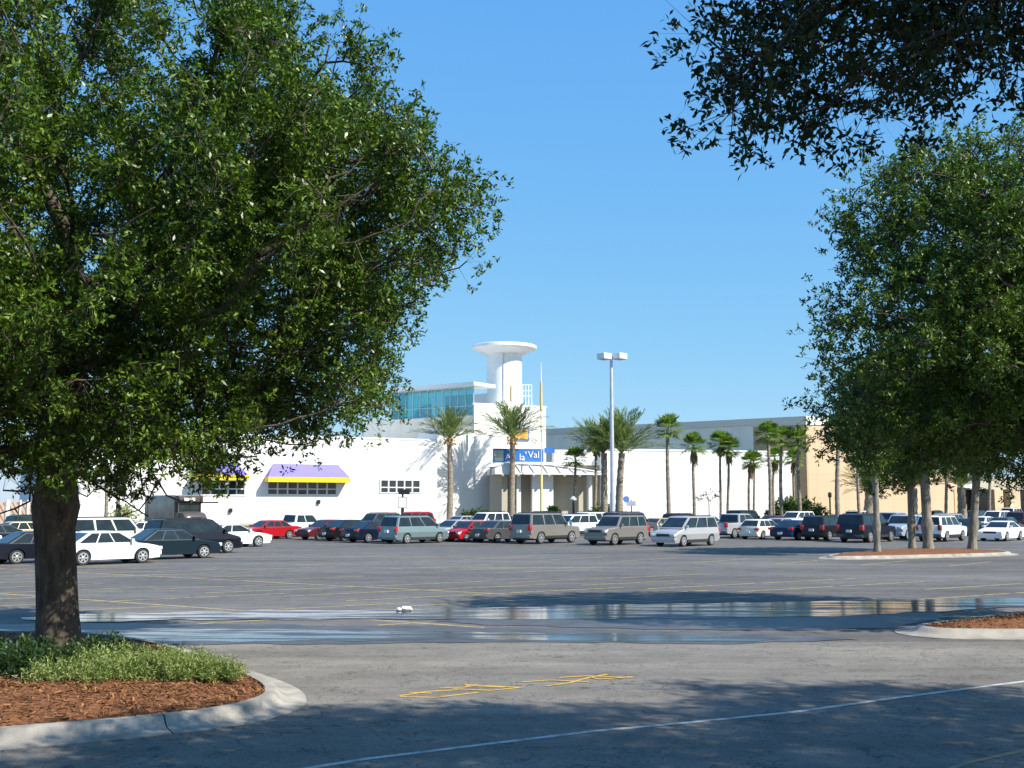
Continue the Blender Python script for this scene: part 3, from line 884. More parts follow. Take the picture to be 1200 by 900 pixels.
def palm(px, cy, d, kind, label, r, group, seed, scale=1.0, lean=0.0, skirt=0.0, fruit=False):
    top = at(px + lean, cy, d); base = at(px, 600, d); base.z = 0
    root = thing('palm_tree', label, 'palm', base, 0, group)
    h = top.z; dx = top.x - base.x
    bm = bmesh.new(); prev = None
    n = max(10, int(h * 2.2)); seg = 9
    rings = []
    ph = random.random() * 6
    for i in range(n + 1):
        t = i / n; z = h * t
        rr = r * (1.15 - 0.3 * t + 0.45 * math.exp(-z / 0.5)) * (1.0 + (0.07 if i % 2 else -0.05))
        if kind == 'date': rr *= 1.0 + 0.12 * max(0, t - 0.82) / 0.18
        cx = dx * t * t + 0.06 * math.sin(t * 5 + ph)
        rings.append([bm.verts.new((cx + rr * math.cos(6.2832 * k / seg), rr * math.sin(6.2832 * k / seg), z)) for k in range(seg)])
    for a, b in zip(rings, rings[1:]):
        for k in range(seg): bm.faces.new((a[k], a[(k + 1) % seg], b[(k + 1) % seg], b[k]))
    bm.faces.new(rings[-1]); bm.faces.new(rings[0][::-1])
    obj('trunk', bm, M['palm_trunk'], root, smooth=50)
    c = bpy.data.objects.new('crown', crown_mesh(kind, seed)); COL.objects.link(c); c.parent = root
    c.location = (dx, 0, h - 0.05); c.scale = (scale,) * 3; c.rotation_euler = (0, 0, random.random() * 6.28)
    if fruit:
        rgf = np.random.default_rng(seed + 40); V = []
        for k in range(90):
            a = rgf.random() * 6.28; ro_ = rgf.uniform(.25, .75); zz_ = rgf.uniform(-.7, .25)
            c_ = np.array([math.cos(a) * ro_, math.sin(a) * ro_, zz_]); s_ = rgf.normal(size=3) * .1; u_ = np.array([0, 0, .16])
            V += [c_ - s_, c_ + u_ * .5, c_ + s_, c_ - u_]
        v = np.array(V)
        fo = npmesh('fruit_cluster', v, np.arange(len(v)).reshape(-1, 4), root, M['orange_fruit']); fo.location = (dx, 0, h)
    if skirt > 0:
        v = skirt_mesh(seed + int(px), skirt)
        s = npmesh('dry_fronds', v, np.arange(len(v)).reshape(-1, 4), root, M['dry_leaf']); s.location = (dx, 0, h - 0.15)
    return root

palm(527, 515, 128.6, 'date', 'date palm left of the tower, in front of the white wall', 0.33, 'date palms at the mall', 1, 0.92, fruit=True)
palm(600, 514, 130.6, 'date', 'date palm standing in front of the blue sign', 0.36, 'date palms at the mall', 2, 1.02, fruit=True)
palm(709, 531, 119, 'date', 'date palm half hidden behind the tall lamp post', 0.36, 'date palms at the mall', 1, 1.0, -2)
palm(726, 531, 117, 'date', 'date palm with thick trunk just right of the lamp post', 0.38, 'date palms at the mall', 3, 1.08, 2)
palm(1018, 575, 128, 'date', 'short stout date palm against the peach wall left of the oak trunks', 0.5, 'short date palms on the right', 2, 0.8)
palm(1070, 572, 128, 'date', 'short stout date palm behind the forked oak trunk', 0.5, 'short date palms on the right', 3, 0.85)
palm(1127, 571, 128, 'date', 'short stout date palm behind the right end of the far island', 0.5, 'short date palms on the right', 1, 0.85)
FG = 'fan palms in front of the mall'
palm(673, 538, 123, 'fan', 'small fan palm under the right end of the white canopy', 0.16, FG, 5, 0.85, 1)
palm(697, 521, 124, 'fan', 'fan palm between the canopy and the lamp post', 0.17, FG, 6, 0.85, 2, 0.6)
palm(783, 503, 112, 'fan', 'tallest fan palm, alone right of the lamp post', 0.2, FG, 7, 0.95)
palm(813, 523, 116, 'fan', 'fan palm alone in front of the middle of the long white wall', 0.16, FG, 5, 0.85, 0, 1.2)
palm(844, 520, 124, 'fan', 'left palm of the close pair before the white wall', 0.14, FG, 6, 0.95, 1, 0.6)
palm(853, 527, 124, 'fan', 'right palm of the close pair before the white wall', 0.15, FG, 7, 0.9, 1, 0.9)
palm(877, 541, 128, 'fan', 'shaggy short fan palm left of the brown wall corner', 0.15, FG, 5, 0.75, 3, 1.3)
palm(884, 541, 130, 'fan', 'slim fan palm with trunk against the white wall near its right end', 0.13, FG, 6, 0.8, -1)
palm(903, 510, 122, 'fan', 'leftmost tall fan palm before the brown shaded wall', 0.2, FG, 6, 0.95, -3)
palm(906, 537, 130, 'fan', 'lower fan palm behind the tall one at the brown wall', 0.16, FG, 7, 0.8, 2, 0.9)
palm(916, 514, 124, 'fan', 'middle tall fan palm before the brown shaded wall', 0.19, FG, 5, 0.9, -1)
palm(930, 538, 134, 'fan', 'low fan palm tight to the end of the white wall', 0.14, FG, 6, 0.75, 0, 0.9)
palm(937, 517, 123, 'fan', 'right tall fan palm at the corner of brown and peach walls', 0.19, FG, 7, 0.95, -2)
palm(982, 505, 120, 'fan', 'fan palm with ringed trunk in front of the peach wall', 0.24, FG, 5, 0.95, 0)
palm(1006, 530, 124, 'fan', 'slim fan palm right of the ringed one on the peach wall', 0.17, FG, 7, 0.9, 0)
palm(1109, 535, 126, 'fan', 'fan palm between the thickest oak trunk and the right end one', 0.17, FG, 6, 0.85, 0)
palm(1160, 545, 124, 'fan', 'pale trunked fan palm before the dark arcade on the right', 0.17, FG, 5, 0.85, 0)
palm(124, 520, 106, 'fan', 'left one of the two slim palm trunks behind the big oak', 0.16, FG, 5, 0.9, 0)
palm(139, 515, 104, 'fan', 'right one of the two slim palm trunks behind the big oak', 0.18, FG, 6, 0.9, 0)
# small palm by the yellow mast
p = at(648, 600, 122)
root = thing('palm_tree', 'tiny bushy palm at the foot of the yellow mast', 'palm', (p.x, p.y, 0), 0)
c = bpy.data.objects.new('crown', crown_mesh('fan', 7)); COL.objects.link(c); c.parent = root; c.location = (0, 0, 1.2); c.scale = (0.62, 0.62, 0.7)
bm = bmesh.new(); bar(bm, (0, 0, 0), (0, 0, 1.3), 0.14, 8); obj('trunk', bm, M['palm_trunk'], root)
# young bare-looking tree in front of the long wall
p = at(831, 600, 122)
tree('young_tree', 'small sparse young tree in front of the long white wall', 'tree', 71, [(p.x, p.y, 0), (p.x, p.y, 1.5), (p.x, p.y, 2.6)],
     [((p.x - 0.1, p.y, 3.4), (1.9, 1.2, 0.7), 1)], 60, 0.06, (0.2, 0.1), M['hedge'], M['bark_grey'], ros=2, n_per=5, jit=0.15, max_tips=4, step=0.3, di=3, dk=0.6)

# ------------------------------------------------------------------ buildings
DF = Vector((0.885, 0.466, 0)).normalized()      # lit fronts run right and away
NF = Vector((0.466, -0.885, 0)).normalized()     # their outward normal
DS = Vector((-0.82, 0.57, 0)).normalized()       # shaded sides run left and away
NS = Vector((-0.57, -0.82, 0)).normalized()

def slab(bm, p0, p1, depth, z0, z1, back):
    """upright slab: front line p0-p1, going back along vector back"""
    b = back * depth
    prism(bm, [(p0.x, p0.y), (p1.x, p1.y), (p1.x + b.x, p1.y + b.y), (p0.x + b.x, p0.y + b.y)], z0, z1)

def hit(px, p, d):
    """point of the line p + t d (plan) seen at column px"""
    k = (px - 600) / F / CP * 1.0
    # use a ray at the horizon row, where x / y is exact
    r = ray(px, 590); k = r.x / r.y
    t = (k * p.y - p.x) / (d.x - k * d.y)
    return Vector((p.x + d.x * t, p.y + d.y * t, 0))

# --- left store
W0 = Vector((-28.4, 118, 0))
store = thing('store_building', 'long white store wall with violet and yellow awnings over strip windows', 'store')
a, b = hit(48, W0, DF), hit(512, W0, DF)
bm = bmesh.new(); slab(bm, a, b, 30, 0, 9.85, -NF)
uv_walls(obj('wall', bm, M['white_wall'], store))
bm = bmesh.new(); slab(bm, a + NF * 0.06, b + NF * 0.06, 0.5, 9.853, 10.05, -NF)
obj('coping', bm, M['white_trim'], store)
bm = bmesh.new(); slab(bm, a + NF * 0.05, b + NF * 0.05, 0.047, 0.0, 0.55, -NF)
obj('plinth', bm, M['grey_trim'], store)
def wpt(px, py): return on_plane(px, py, W0, NF)
def strip_window(parent, x0, x1, y0, y1, cols, rows, ptf):
    A, B = ptf(x0, y1), ptf(x1, y1); z0 = min(A.z, B.z); z1 = ptf((x0 + x1) / 2, y0).z
    A = Vector((A.x, A.y, 0)); B = Vector((B.x, B.y, 0)); nn = NF
    bm = bmesh.new(); slab(bm, A + nn * 0.03, B + nn * 0.03, 0.1, z0, z1, -nn)
    wdw = obj('window', bm, M['dark_glass'], parent)
    bm = bmesh.new(); L = (B - A).length; dd = (B - A).normalized(); rz = math.atan2(dd.y, dd.x)
    for i in range(cols + 1):
        c = A + dd * (L * i / cols) + nn * 0.06; box(bm, (c.x, c.y, (z0 + z1) / 2), (0.16, 0.1, z1 - z0 + 0.1), rz)
    for j in range(rows + 1):
        zz_ = z0 + (z1 - z0) * (j / rows if j in (0, rows) else 0.42)
        c = A + dd * L / 2 + nn * 0.057; box(bm, (c.x, c.y, zz_), (L + 0.17, 0.09, 0.12), rz)
    obj('frame', bm, M['white_frame'], wdw)
def awning(parent, x0, x1, yt, yv, yb, ptf):
    A, B = ptf(x0, yv), ptf(x1, yv); zt = ptf((x0 + x1) / 2, yt).z; zv = ptf((x0 + x1) / 2, yv).z; zb = ptf((x0 + x1) / 2, yb).z
    A = Vector((A.x, A.y, 0)); B = Vector((B.x, B.y, 0)); dd = (B - A).normalized(); out = 1.5
    bm = bmesh.new()
    v = [bm.verts.new((q.x, q.y, z)) for q, z in ((A + NF * 0.02 + dd * 0.9, zt), (B + NF * 0.02 - dd * 0.9, zt), (B + NF * out, zv), (A + NF * out, zv), (A + NF * 0.02, zv), (B + NF * 0.02, zv))]
    bm.faces.new((v[0], v[1], v[2], v[3])); bm.faces.new((v[0], v[3], v[4])); bm.faces.new((v[1], v[5], v[2])); bm.faces.new((v[4], v[3], v[2], v[5])); bm.faces.new((v[0], v[4], v[5], v[1]))
    aw = obj('awning', bm, M['purple'], parent)
    bm = bmesh.new(); slab(bm, A + NF * (out + 0.02), B + NF * (out + 0.02), 0.05, zb, zv - 0.003, -NF)
    for q in (A, B): slab(bm, q + NF * (out - 0.035), q + NF * (out - 0.035) + dd * 0.04, out - 0.06, zb, zv - 0.003, -NF)
    obj('valance', bm, M['yellow'], aw)
    # white emblem bell on the cloth
    bm = bmesh.new()
    m = (A + B) / 2 - dd * (B - A).length * 0.2
    for k, (u, hgt) in enumerate(((0.55, 0.16), (0.36, 0.3), (0.2, 0.42))):
        pass
    return aw
strip_window(store, 236, 287, 563, 580, 5, 2, wpt)
strip_window(store, 313, 394, 564, 579.5, 7, 2, wpt)
strip_window(store, 445.5, 492, 562.5, 577.5, 5, 2, wpt)
awning(store, 224, 287.5, 543, 556.5, 563, wpt)
awning(store, 310, 405, 544, 559.5, 565.5, wpt)
# wall lamp
for px, py in ((373, 588), (270, 598)):
    c = wpt(px, py); bm = bmesh.new(); box(bm, c + NF * 0.15, (0.35, 0.3, 0.45), math.atan2(DF.y, DF.x), 0.05); obj('wall_lamp', bm, M['blackgloss'], store)
# planting bed in front
bm = bmesh.new()
A, B = a + NF * 3.2, b + NF * 3.2
vs = [bm.verts.new((q.x, q.y, 0.03)) for q in (A, B, b + NF * 0.052, a + NF * 0.052)]; bm.faces.new(vs)
tag(obj('planting_bed', bm, M['bed']), kind='structure', label='dry planting bed along the store wall')
rg = np.random.default_rng(4); n = 5000
t = rg.random(n)[:, None]; s = rg.random(n)[:, None]
q = (np.array(A)[None] * (1 - t) + np.array(B)[None] * t) - np.array(NF)[None] * s * 3.0
h = rg.uniform(.12, .35, n)[:, None]; az = rg.random(n) * 6.28; sd = np.column_stack([np.cos(az), np.sin(az), 0 * az]) * 0.06
up = np.column_stack([rg.normal(size=n) * .1, rg.normal(size=n) * .1, np.ones(n)]) * h
v = np.stack([q - sd, q + sd, q + sd * .2 + up, q - sd * .2 + up], 1).reshape(-1, 3); v[:, 2] += 0.03
tag(npmesh('grass', v, np.arange(n * 4).reshape(-1, 4), None, M['grass']), kind='stuff', label='dry grass tufts along the store wall')

# --- entrance tower complex
T0 = Vector((-4.7, 135, 0))
tower = thing('mall_entrance_tower', 'white entrance block with round disc topped tower, glass room and canopy', 'entrance tower')
def tpt(px, py): return on_plane(px, py, T0, NF)
c0, c1 = hit(555, T0, DF), hit(640, T0, DF)
bm = bmesh.new(); slab(bm, c0, c1, 5, 0, 14.7, Vector((0, 1, 0)))
uv_walls(obj('wall', bm, M['white_wall'], tower))
bm = bmesh.new(); slab(bm, c0 + NF * 0.06 - DF * 0.06, c1 + NF * 0.06 + DF * 0.06, 0.5, 14.703, 14.95, -NF); obj('coping', bm, M['white_trim'], tower)
l0 = hit(511.5, T0, DF)
bm = bmesh.new(); slab(bm, l0, c0 - DF * 0.003, 6, 0, 11.3, -NF); uv_walls(obj('side_wing', bm, M['white_wall'], tower))
# shaded flank below the glass room
s0 = c0 + DS * 0.4 - NF * 0.3 - DF * 0.0
f0, f1 = hit(554, c0 + DS * 0.5, DS), hit(425, c0 + DS * 0.5, DS)
bm = bmesh.new(); slab(bm, f0, f1, 10, 0, 13.4, -NS); uv_walls(obj('flank_wall', bm, M['grey_wall'], tower))
# glass room on top of the flank
g0, g1 = hit(577, c0 + DS * 0.5, DS), hit(456, c0 + DS * 0.5, DS)
g0 = f0 + DS * 0.15
zg0, zg1 = 13.403, 17.05
L = (g1 - g0).length
bm = bmesh.new(); slab(bm, g0 - NS * 0.3, g1 - NS * 0.3, 0.06, zg0, zg1, -NS)
e1 = g1 - NS * 0.36; slab(bm, e1 - NS * 8 - DS * 0.03, e1 - NS * 0.0 - DS * 0.03, 0.06, zg0, zg1, -DS)
obj('glass_wall', bm, M['teal_glass'], tower)
bm = bmesh.new()
for i in range(12):
    q = g0 + DS * (L * i / 11) - NS * 0.27; box(bm, (q.x, q.y, (zg0 + zg1) / 2), (0.1, 0.1, zg1 - zg0), math.atan2(DS.y, DS.x))
m = (g0 + g1) / 2 - NS * 0.268
for zz_, hh in ((zg0 + 0.06, 0.12), (zg0 + 1.25, 0.09), (zg1 - 0.06, 0.12)): box(bm, (m.x, m.y, zz_), (L, 0.1, hh), math.atan2(DS.y, DS.x))
obj('window_frame', bm, M['grey_trim'], tower); bm = bmesh.new()
for i in range(4):
    q = e1 - NS * (8 * i / 3); box(bm, (q.x, q.y, (zg0 + zg1) / 2), (0.16, 0.16, zg1 - zg0 - 0.01), math.atan2(DS.y, DS.x))
q = e1 - NS * 4
for zz_ in (zg0 + 0.1, zg0 + 1.25, zg1 - 0.1): box(bm, (q.x, q.y, zz_), (0.1, 8, 0.1), math.atan2(DS.y, DS.x))
obj('window_frame', bm, M['grey_trim'], tower)
bm = bmesh.new(); slab(bm, g0 + NS * 1.0 - DS * 1.0, g1 + NS * 1.0 + DS * 0.7, 4.6, zg1 + 0.003, zg1 + 0.4, -NS); obj('glass_room_roof', bm, M['white_trim'], tower)
bm = bmesh.new(); slab(bm, g0 - NS * 8.3, g1 - NS * 8.3 - DS * 2.5, 0.2, zg0, zg1, -NS); uv_walls(obj('back_wall', bm, M['white_wall'], tower))
# round tower with disc
cc = at(591, 470, 143); cx, cy_ = cc.x, cc.y
ro = 20.7 / F * 143; rd = 38 / F * 143
zt = at(591, 405.5, 143).z
bm = bmesh.new(); lathe(bm, [(ro, 0.0), (ro, zt - 0.95)], 48, (cx, cy_, 0)); obj('tower_drum', bm, M['white_trim'], tower, smooth=40)
bm = bmesh.new(); lathe(bm, [(ro + 0.01, zt - 1.15), (ro * 1.15, zt - 1.08), (rd * 0.98, zt - 0.5), (rd, zt - 0.42), (rd, zt - 0.06), (rd * 0.97, zt)], 64, (cx, cy_, 0)); obj('tower_disc', bm, M['white_trim'], tower, smooth=30)
bm = bmesh.new(); bar(bm, (cx - 0.1, cy_ - ro - 0.05, 14.2), (cx - 0.1, cy_ - ro - 0.05, zt - 1.3), 0.05, 6); obj('downpipe', bm, M['grey_trim'], tower)
# roof railing right of the drum
bm = bmesh.new()
for px in (612.5, 616, 619.5, 623): q = at(px, 470, 140.5); bar(bm, (q.x, q.y, 14.5), (q.x, q.y, at(px, 451, 140.5).z), 0.06, 6)
for py in (451, 458, 464): bar(bm, at(612, py, 140.5), at(623.5, py, 140.5), 0.05, 6)
obj('railing', bm, M['white_trim'], tower)
DE = Vector((0.98, 0.2, 0)).normalized(); NE = Vector((0.2, -0.98, 0)).normalized()
# entry porch
E0 = Vector((-0.2, 132.4, 0))
def ept(px, py): return on_plane(px, py, E0, NE)
def pier(bm, x0, x1, ytop, dep=1.0, z0=0.0):
    A, B = hit(x0, E0, DE), hit(x1, E0, DE); slab(bm, A, B, dep, z0, ept((x0 + x1) / 2, ytop).z, -NE)
zc0 = ept(620, 556.5).z
bm = bmesh.new(); A, B = hit(578, E0 - NE * 2.0, DE), hit(706, E0 - NE * 2.0, DE); slab(bm, A, B, 0.4, 0, zc0 - 0.02, -NE)
uv_walls(obj('porch_back_wall', bm, M['beige_wall'], tower))
bm = bmesh.new(); A = hit(588, E0, DE); A2 = hit(588, E0, DE); slab(bm, A, A + DE * 0.7, 1.8, 0, zc0 + 1.0, DS); uv_walls(obj('porch_side_wall', bm, M['beige_wall'], tower))
for x0, x1, yt in ((605.5, 610.5, 556.4), (624, 648.5, 556.4), (690, 694, 556.4)):
    bm = bmesh.new(); pier(bm, x0, x1, yt, 0.9); obj('column', bm, M['white_trim'], tower)
# canopy: white truss roof that tapers to the right
A, B, C_, D_ = hit(580, E0 + NE * 1.2, DE), hit(592, E0 + NE * 1.2, DE), hit(644, E0 + NE * 1.2, DE), hit(706, E0 + NE * 1.2, DE)
ztop = ept(600, 543.5).z; zmid = ept(640, 545).z; zend = ept(706, 554).z; zbot = zc0 + 0.003
bm = bmesh.new()
dep = -NE * 6.0
prof = [(A, zbot), (A, ztop - 0.6), (B, ztop), (C_, zmid), (D_, zbot + 0.35), (D_, zbot)]
fr = [bm.verts.new((q.x, q.y, z)) for q, z in prof]; bk = [bm.verts.new((q.x + dep.x, q.y + dep.y, z)) for q, z in prof]
bm.faces.new(fr); bm.faces.new(bk[::-1])
for i in range(6): bm.faces.new((fr[i], bk[i], bk[(i + 1) % 6], fr[(i + 1) % 6]))
can = obj('canopy', bm, M['white_trim'], tower)
bm = bmesh.new()
L = (D_ - A).length
def ctop(t):
    q = A.lerp(D_, t); px = 580 + 126 * t
    return min(ztop, ztop + (zmid - ztop) * max(0, (t - 0.1) / 0.41)) if t < 0.51 else zmid + (zbot + 0.35 - zmid) * (t - 0.51) / 0.49
nb = 16
for i in range(nb):
    t0, t1 = i / nb, (i + 1) / nb
    q0, q1 = A.lerp(D_, t0) + NE * 0.08, A.lerp(D_, t1) + NE * 0.08
    bar(bm, (q0.x, q0.y, ctop(max(t0, 0.1))), (q1.x, q1.y, ctop(t1)), 0.07, 6)
    bar(bm, (q0.x, q0.y, zbot + 0.06), (q1.x, q1.y, zbot + 0.06), 0.07, 6)
    if i % 2: bar(bm, (q0.x, q0.y, ctop(t0)), (q1.x, q1.y, zbot + 0.06), 0.045, 6)
    else: bar(bm, (q0.x, q0.y, zbot + 0.06), (q1.x, q1.y, ctop(t1)), 0.045, 6)
obj('canopy_truss', bm, M['white_trim'], can)
bm = bmesh.new()
for i in range(7):
    q = A.lerp(D_, (i + 0.5) / 7) + NE * 0.1; box(bm, (q.x, q.y, zbot - 0.1), (0.25, 0.25, 0.2))
obj('canopy_lamp', bm, M['grey_trim'], can)
# blue sign over the canopy
def panel(name, x0, x1, y0, y1, ptf, off, thick, m, parent):
    A, B = ptf(x0, y1), ptf(x1, y1); z0, z1 = ptf((x0 + x1) / 2, y1).z, ptf((x0 + x1) / 2, y0).z
    A = Vector((A.x, A.y, 0)) + NE * off; B = Vector((B.x, B.y, 0)) + NE * off
    bm = bmesh.new(); slab(bm, A, B, thick, z0, z1, -NE); return obj(name, bm, m, parent), A, B, z0, z1
sign = thing('store_sign', 'long blue sign with white letters and pale picture square above the canopy', 'sign')
o, A, B, z0, z1 = panel('sign_panel', 577, 636, 526, 541.5, ept, 0.5, 0.25, M['blue_sign'], sign)
panel('sign_border', 577, 651, 541.6, 543.2, ept, 0.52, 0.3, M['white_trim'], sign)
panel('picture_square', 578.5, 589, 528, 536, ept, 0.53, 0.02, M['picture'], sign)
panel('picture_caption', 578.5, 589, 536.2, 540.6, ept, 0.53, 0.02, M['sign_white'], sign)
panel('sign_fin', 637.5, 649.5, 525, 531, ept, 0.3, 0.2, M['blue_sign'], sign)
rzF = math.atan2(DE.y, DE.x)
def text(body, px, py, size, parent, m, name='lettering', ptf=ept, off=0.56):
    cu = bpy.data.curves.new(name, 'FONT'); cu.body = body; cu.size = size; cu.extrude = 0.015; cu.align_x = 'LEFT'
    tmp = bpy.data.objects.new(name, cu); me = bpy.data.meshes.new_from_object(tmp); bpy.data.objects.remove(tmp)
    t = bpy.data.objects.new(name, me); COL.objects.link(t); me.materials.clear()
    q = ptf(px, py); q = q + NE * off
    t.matrix_world = Matrix.Translation(q) @ Matrix.Rotation(rzF, 4, 'Z') @ Matrix.Rotation(R(90), 4, 'X')
    me.materials.append(m)
    t.parent = parent; t.matrix_parent_inverse = parent.matrix_world.inverted()
    return t
text('A', 590.8, 539, 1.1, sign, M['sign_white'])
text('la', 607.2, 539.6, 1.15, sign, M['sign_white'])
text('v', 613.6, 532.5, 0.7, sign, M['sign_white'])
text('Val', 617.5, 536.6, 1.15, sign, M['sign_white'])
# orange emblem panel higher on the wall
emb = thing('emblem_panel', 'orange square emblem with blue edge high behind the palm crown', 'sign')
panel('backing', 600.5, 620, 501.5, 516, tpt, 0.25, 0.2, M['blue_sign'], emb)
panel('face', 602, 618.5, 503, 514.5, tpt, 0.28, 0.02, M['orange_sign'], emb)
# masts
def mast(px, d, segs, label):
    b = at(px, 600, d)
    r_ = thing('mast', label, 'mast', (b.x, b.y, 0))
    for nm, y0, y1, rr, r2, m in segs:
        z0 = max(0.0, at(px, y0, d).z); z1 = at(px, y1, d).z
        bm = bmesh.new(); bar(bm, (0, 0, z0), (0, 0, z1), rr, 12, r2); obj(nm, bm, m, r_, smooth=40)
mast(634.5, 130.0, [('lower_tube', 640, 556, 0.16, 0.16, M['pale_gold']), ('stem', 556, 481, 0.07, 0.07, M['gold']), ('sleeve', 481, 447, 0.17, 0.12, M['gold']), ('tip', 447, 424, 0.06, 0.03, M['white_trim'])],
     'golden mast with white tip right of the round tower')
mast(599, 131.2, [('stem', 640, 470, 0.07, 0.07, M['gold']), ('sleeve', 470, 452, 0.17, 0.13, M['gold'])], 'shorter golden mast in front of the round tower')

# --- long white wing
L0 = Vector((5.4, 134.5, 0))
DL = Vector((31.3, 8.4, 0)).normalized(); NL = Vector((8.4, -31.3, 0)).normalized()
T1 = Vector((38.0, 141.9, 0))     # corner of the peach block
wing = thing('mall_wing', 'low white windowless wing behind the palms', 'building')
a, b = hit(706, L0, DL), hit(931, L0, DL)
zl = on_plane(690, 527.5, L0, NL).z
bm = bmesh.new(); slab(bm, a, b - DL * 0.25, 1.0, 0, zl, -NL); uv_walls(obj('wall', bm, M['white_wall'], wing))
bm = bmesh.new(); slab(bm, a + NL * 0.06, b - DL * 0.2 + NL * 0.06, 0.4, zl + 0.003, zl + 0.22, -NL); obj('coping', bm, M['white_trim'], wing)
A, B = hit(707, L0 + NL * 1.2, DL), hit(713, L0 + NL * 1.2, DL)
bm = bmesh.new(); slab(bm, A, B, 1.19, 0, zl - 0.1, -NL); obj('pier', bm, M['white_trim'], wing)
A = hit(650, L0, DL)
bm = bmesh.new(); slab(bm, A, a - DL * 0.003, 1.0, on_plane(690, 545, L0, NL).z, zl, -NL); uv_walls(obj('lintel', bm, M['white_wall'], wing))
bm = bmesh.new(); slab(bm, A - NL * 1.2, a - NL * 1.2, 0.2, 0, zl - 1.0, -NL); uv_walls(obj('recess_wall', bm, M['beige_wall'], wing))

# --- peach block with the long shaded grey side
DL = Vector((0.906, 0.423, 0)); NL = Vector((0.423, -0.906, 0))
anchor = thing('department_store', 'tall peach block, shade painted brown on its corner side, front sunlit', 'building')
DT = Vector((-0.8, 0.6, 0)); NT = Vector((-0.6, -0.8, 0))
H = 13.85
kb = 7.3
q1 = T1 + DT * kb; q2 = T1 + DT * 75
inn = DL * 25
bm = bmesh.new(); prism(bm, [(q1.x, q1.y), (q2.x, q2.y), (q2.x + inn.x, q2.y + inn.y), (q1.x + inn.x, q1.y + inn.y)], 0, H - 0.9)
uv_walls(obj('grey_wall', bm, M['grey_wall'], anchor))
bm = bmesh.new(); q0 = T1; prism(bm, [(q0.x - NT.x * 0.3, q0.y - NT.y * 0.3), (q1.x - NT.x * .02, q1.y - NT.y * .02), (q1.x - NT.x * 6, q1.y - NT.y * 6), (q0.x - NT.x * 6, q0.y - NT.y * 6)], 0, H - 1.1)
# shaded side of the peach block, its shade put into a brown colour
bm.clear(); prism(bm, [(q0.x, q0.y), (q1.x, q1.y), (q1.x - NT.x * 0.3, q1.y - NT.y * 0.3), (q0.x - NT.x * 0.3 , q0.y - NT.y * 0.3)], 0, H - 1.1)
uv_walls(obj('shade_toned_wall', bm, M['shade_toned_wall'], anchor))
r1 = hit(1118, T1, DL)
bm = bmesh.new(); z_ = 0
s_ = T1 + DL * 0.003 - NT * 0.0
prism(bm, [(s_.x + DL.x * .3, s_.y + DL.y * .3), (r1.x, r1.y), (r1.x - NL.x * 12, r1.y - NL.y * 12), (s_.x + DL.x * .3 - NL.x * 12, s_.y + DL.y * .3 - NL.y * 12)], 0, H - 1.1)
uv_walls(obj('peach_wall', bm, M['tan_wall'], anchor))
bm = bmesh.new(); prism(bm, [(s_.x, s_.y), (s_.x + DL.x * .3, s_.y + DL.y * .3), (s_.x + DL.x * .3 - NL.x * .5, s_.y + DL.y * .3 - NL.y * .5)], 0, H - 1.1); obj('corner_trim', bm, M['tan_wall'], anchor)
# cornice: white band on top of both faces
bm = bmesh.new()
cA = T1 + NL * 0.1 + NT * 0.1; 
slab(bm, T1 + NT * 0.12 - DT * 0.12, q1 + NT * 0.12, 1.0, H - 1.097, H, -NT)
slab(bm, q1 + NT * 0.12 + DT * 0.003, q2 + NT * 0.12, 1.0, H - 0.897, H, -NT)
obj('side_cornice', bm, M['grey_wall'], anchor)
bm = bmesh.new(); slab(bm, T1 + NL * 0.12 + DL * 0.9, r1 + NL * 0.12, 1.0, H - 1.097, H - 0.003, -NL)
prism(bm, [((T1 + NL * .12).x, (T1 + NL * .12).y), ((T1 + NL * .12 + DL * .897).x, (T1 + NL * .12 + DL * .897).y), ((T1 + DL * .897 - NL * .3).x, (T1 + DL * .897 - NL * .3).y)], H - 1.097, H - 0.003)
obj('front_cornice', bm, M['white_trim'], anchor)
# arcade to the right
arc = thing('mall_arcade', 'low tan arcade with dark openings at the far right', 'building')
A0 = r1 + DL * 0.05 - NL * 1.0
bm = bmesh.new(); slab(bm, A0, A0 + DL * 60, 12, 4.6, 6.4, -NL); uv_walls(obj('roof_band', bm, M['beige_wall'], arc))
bm = bmesh.new(); slab(bm, A0 - NL * 4, A0 + DL * 60 - NL * 4, 0.5, 0, 4.597, -NL); obj('inner_wall', bm, M['dark_glass'], arc)
for px0, px1 in ((1119, 1124), (1166, 1176), (1184, 1196), (1214, 1222)):
    X, Y_ = hit(px0, A0 + NL * 0.2, DL), hit(px1, A0 + NL * 0.2, DL)
    bm = bmesh.new(); slab(bm, X, Y_, 1.0, 0, 4.597, -NL); uv_walls(obj('pier', bm, M['tan_wall'], arc))
X, Y_ = hit(1126, A0 + NL * 0.3, DL), hit(1140, A0 + NL * 0.3, DL)
bm = bmesh.new(); slab(bm, X, Y_, 0.28, 4.8, 8.4, -NL); obj('white_gable', bm, M['white_trim'], arc)

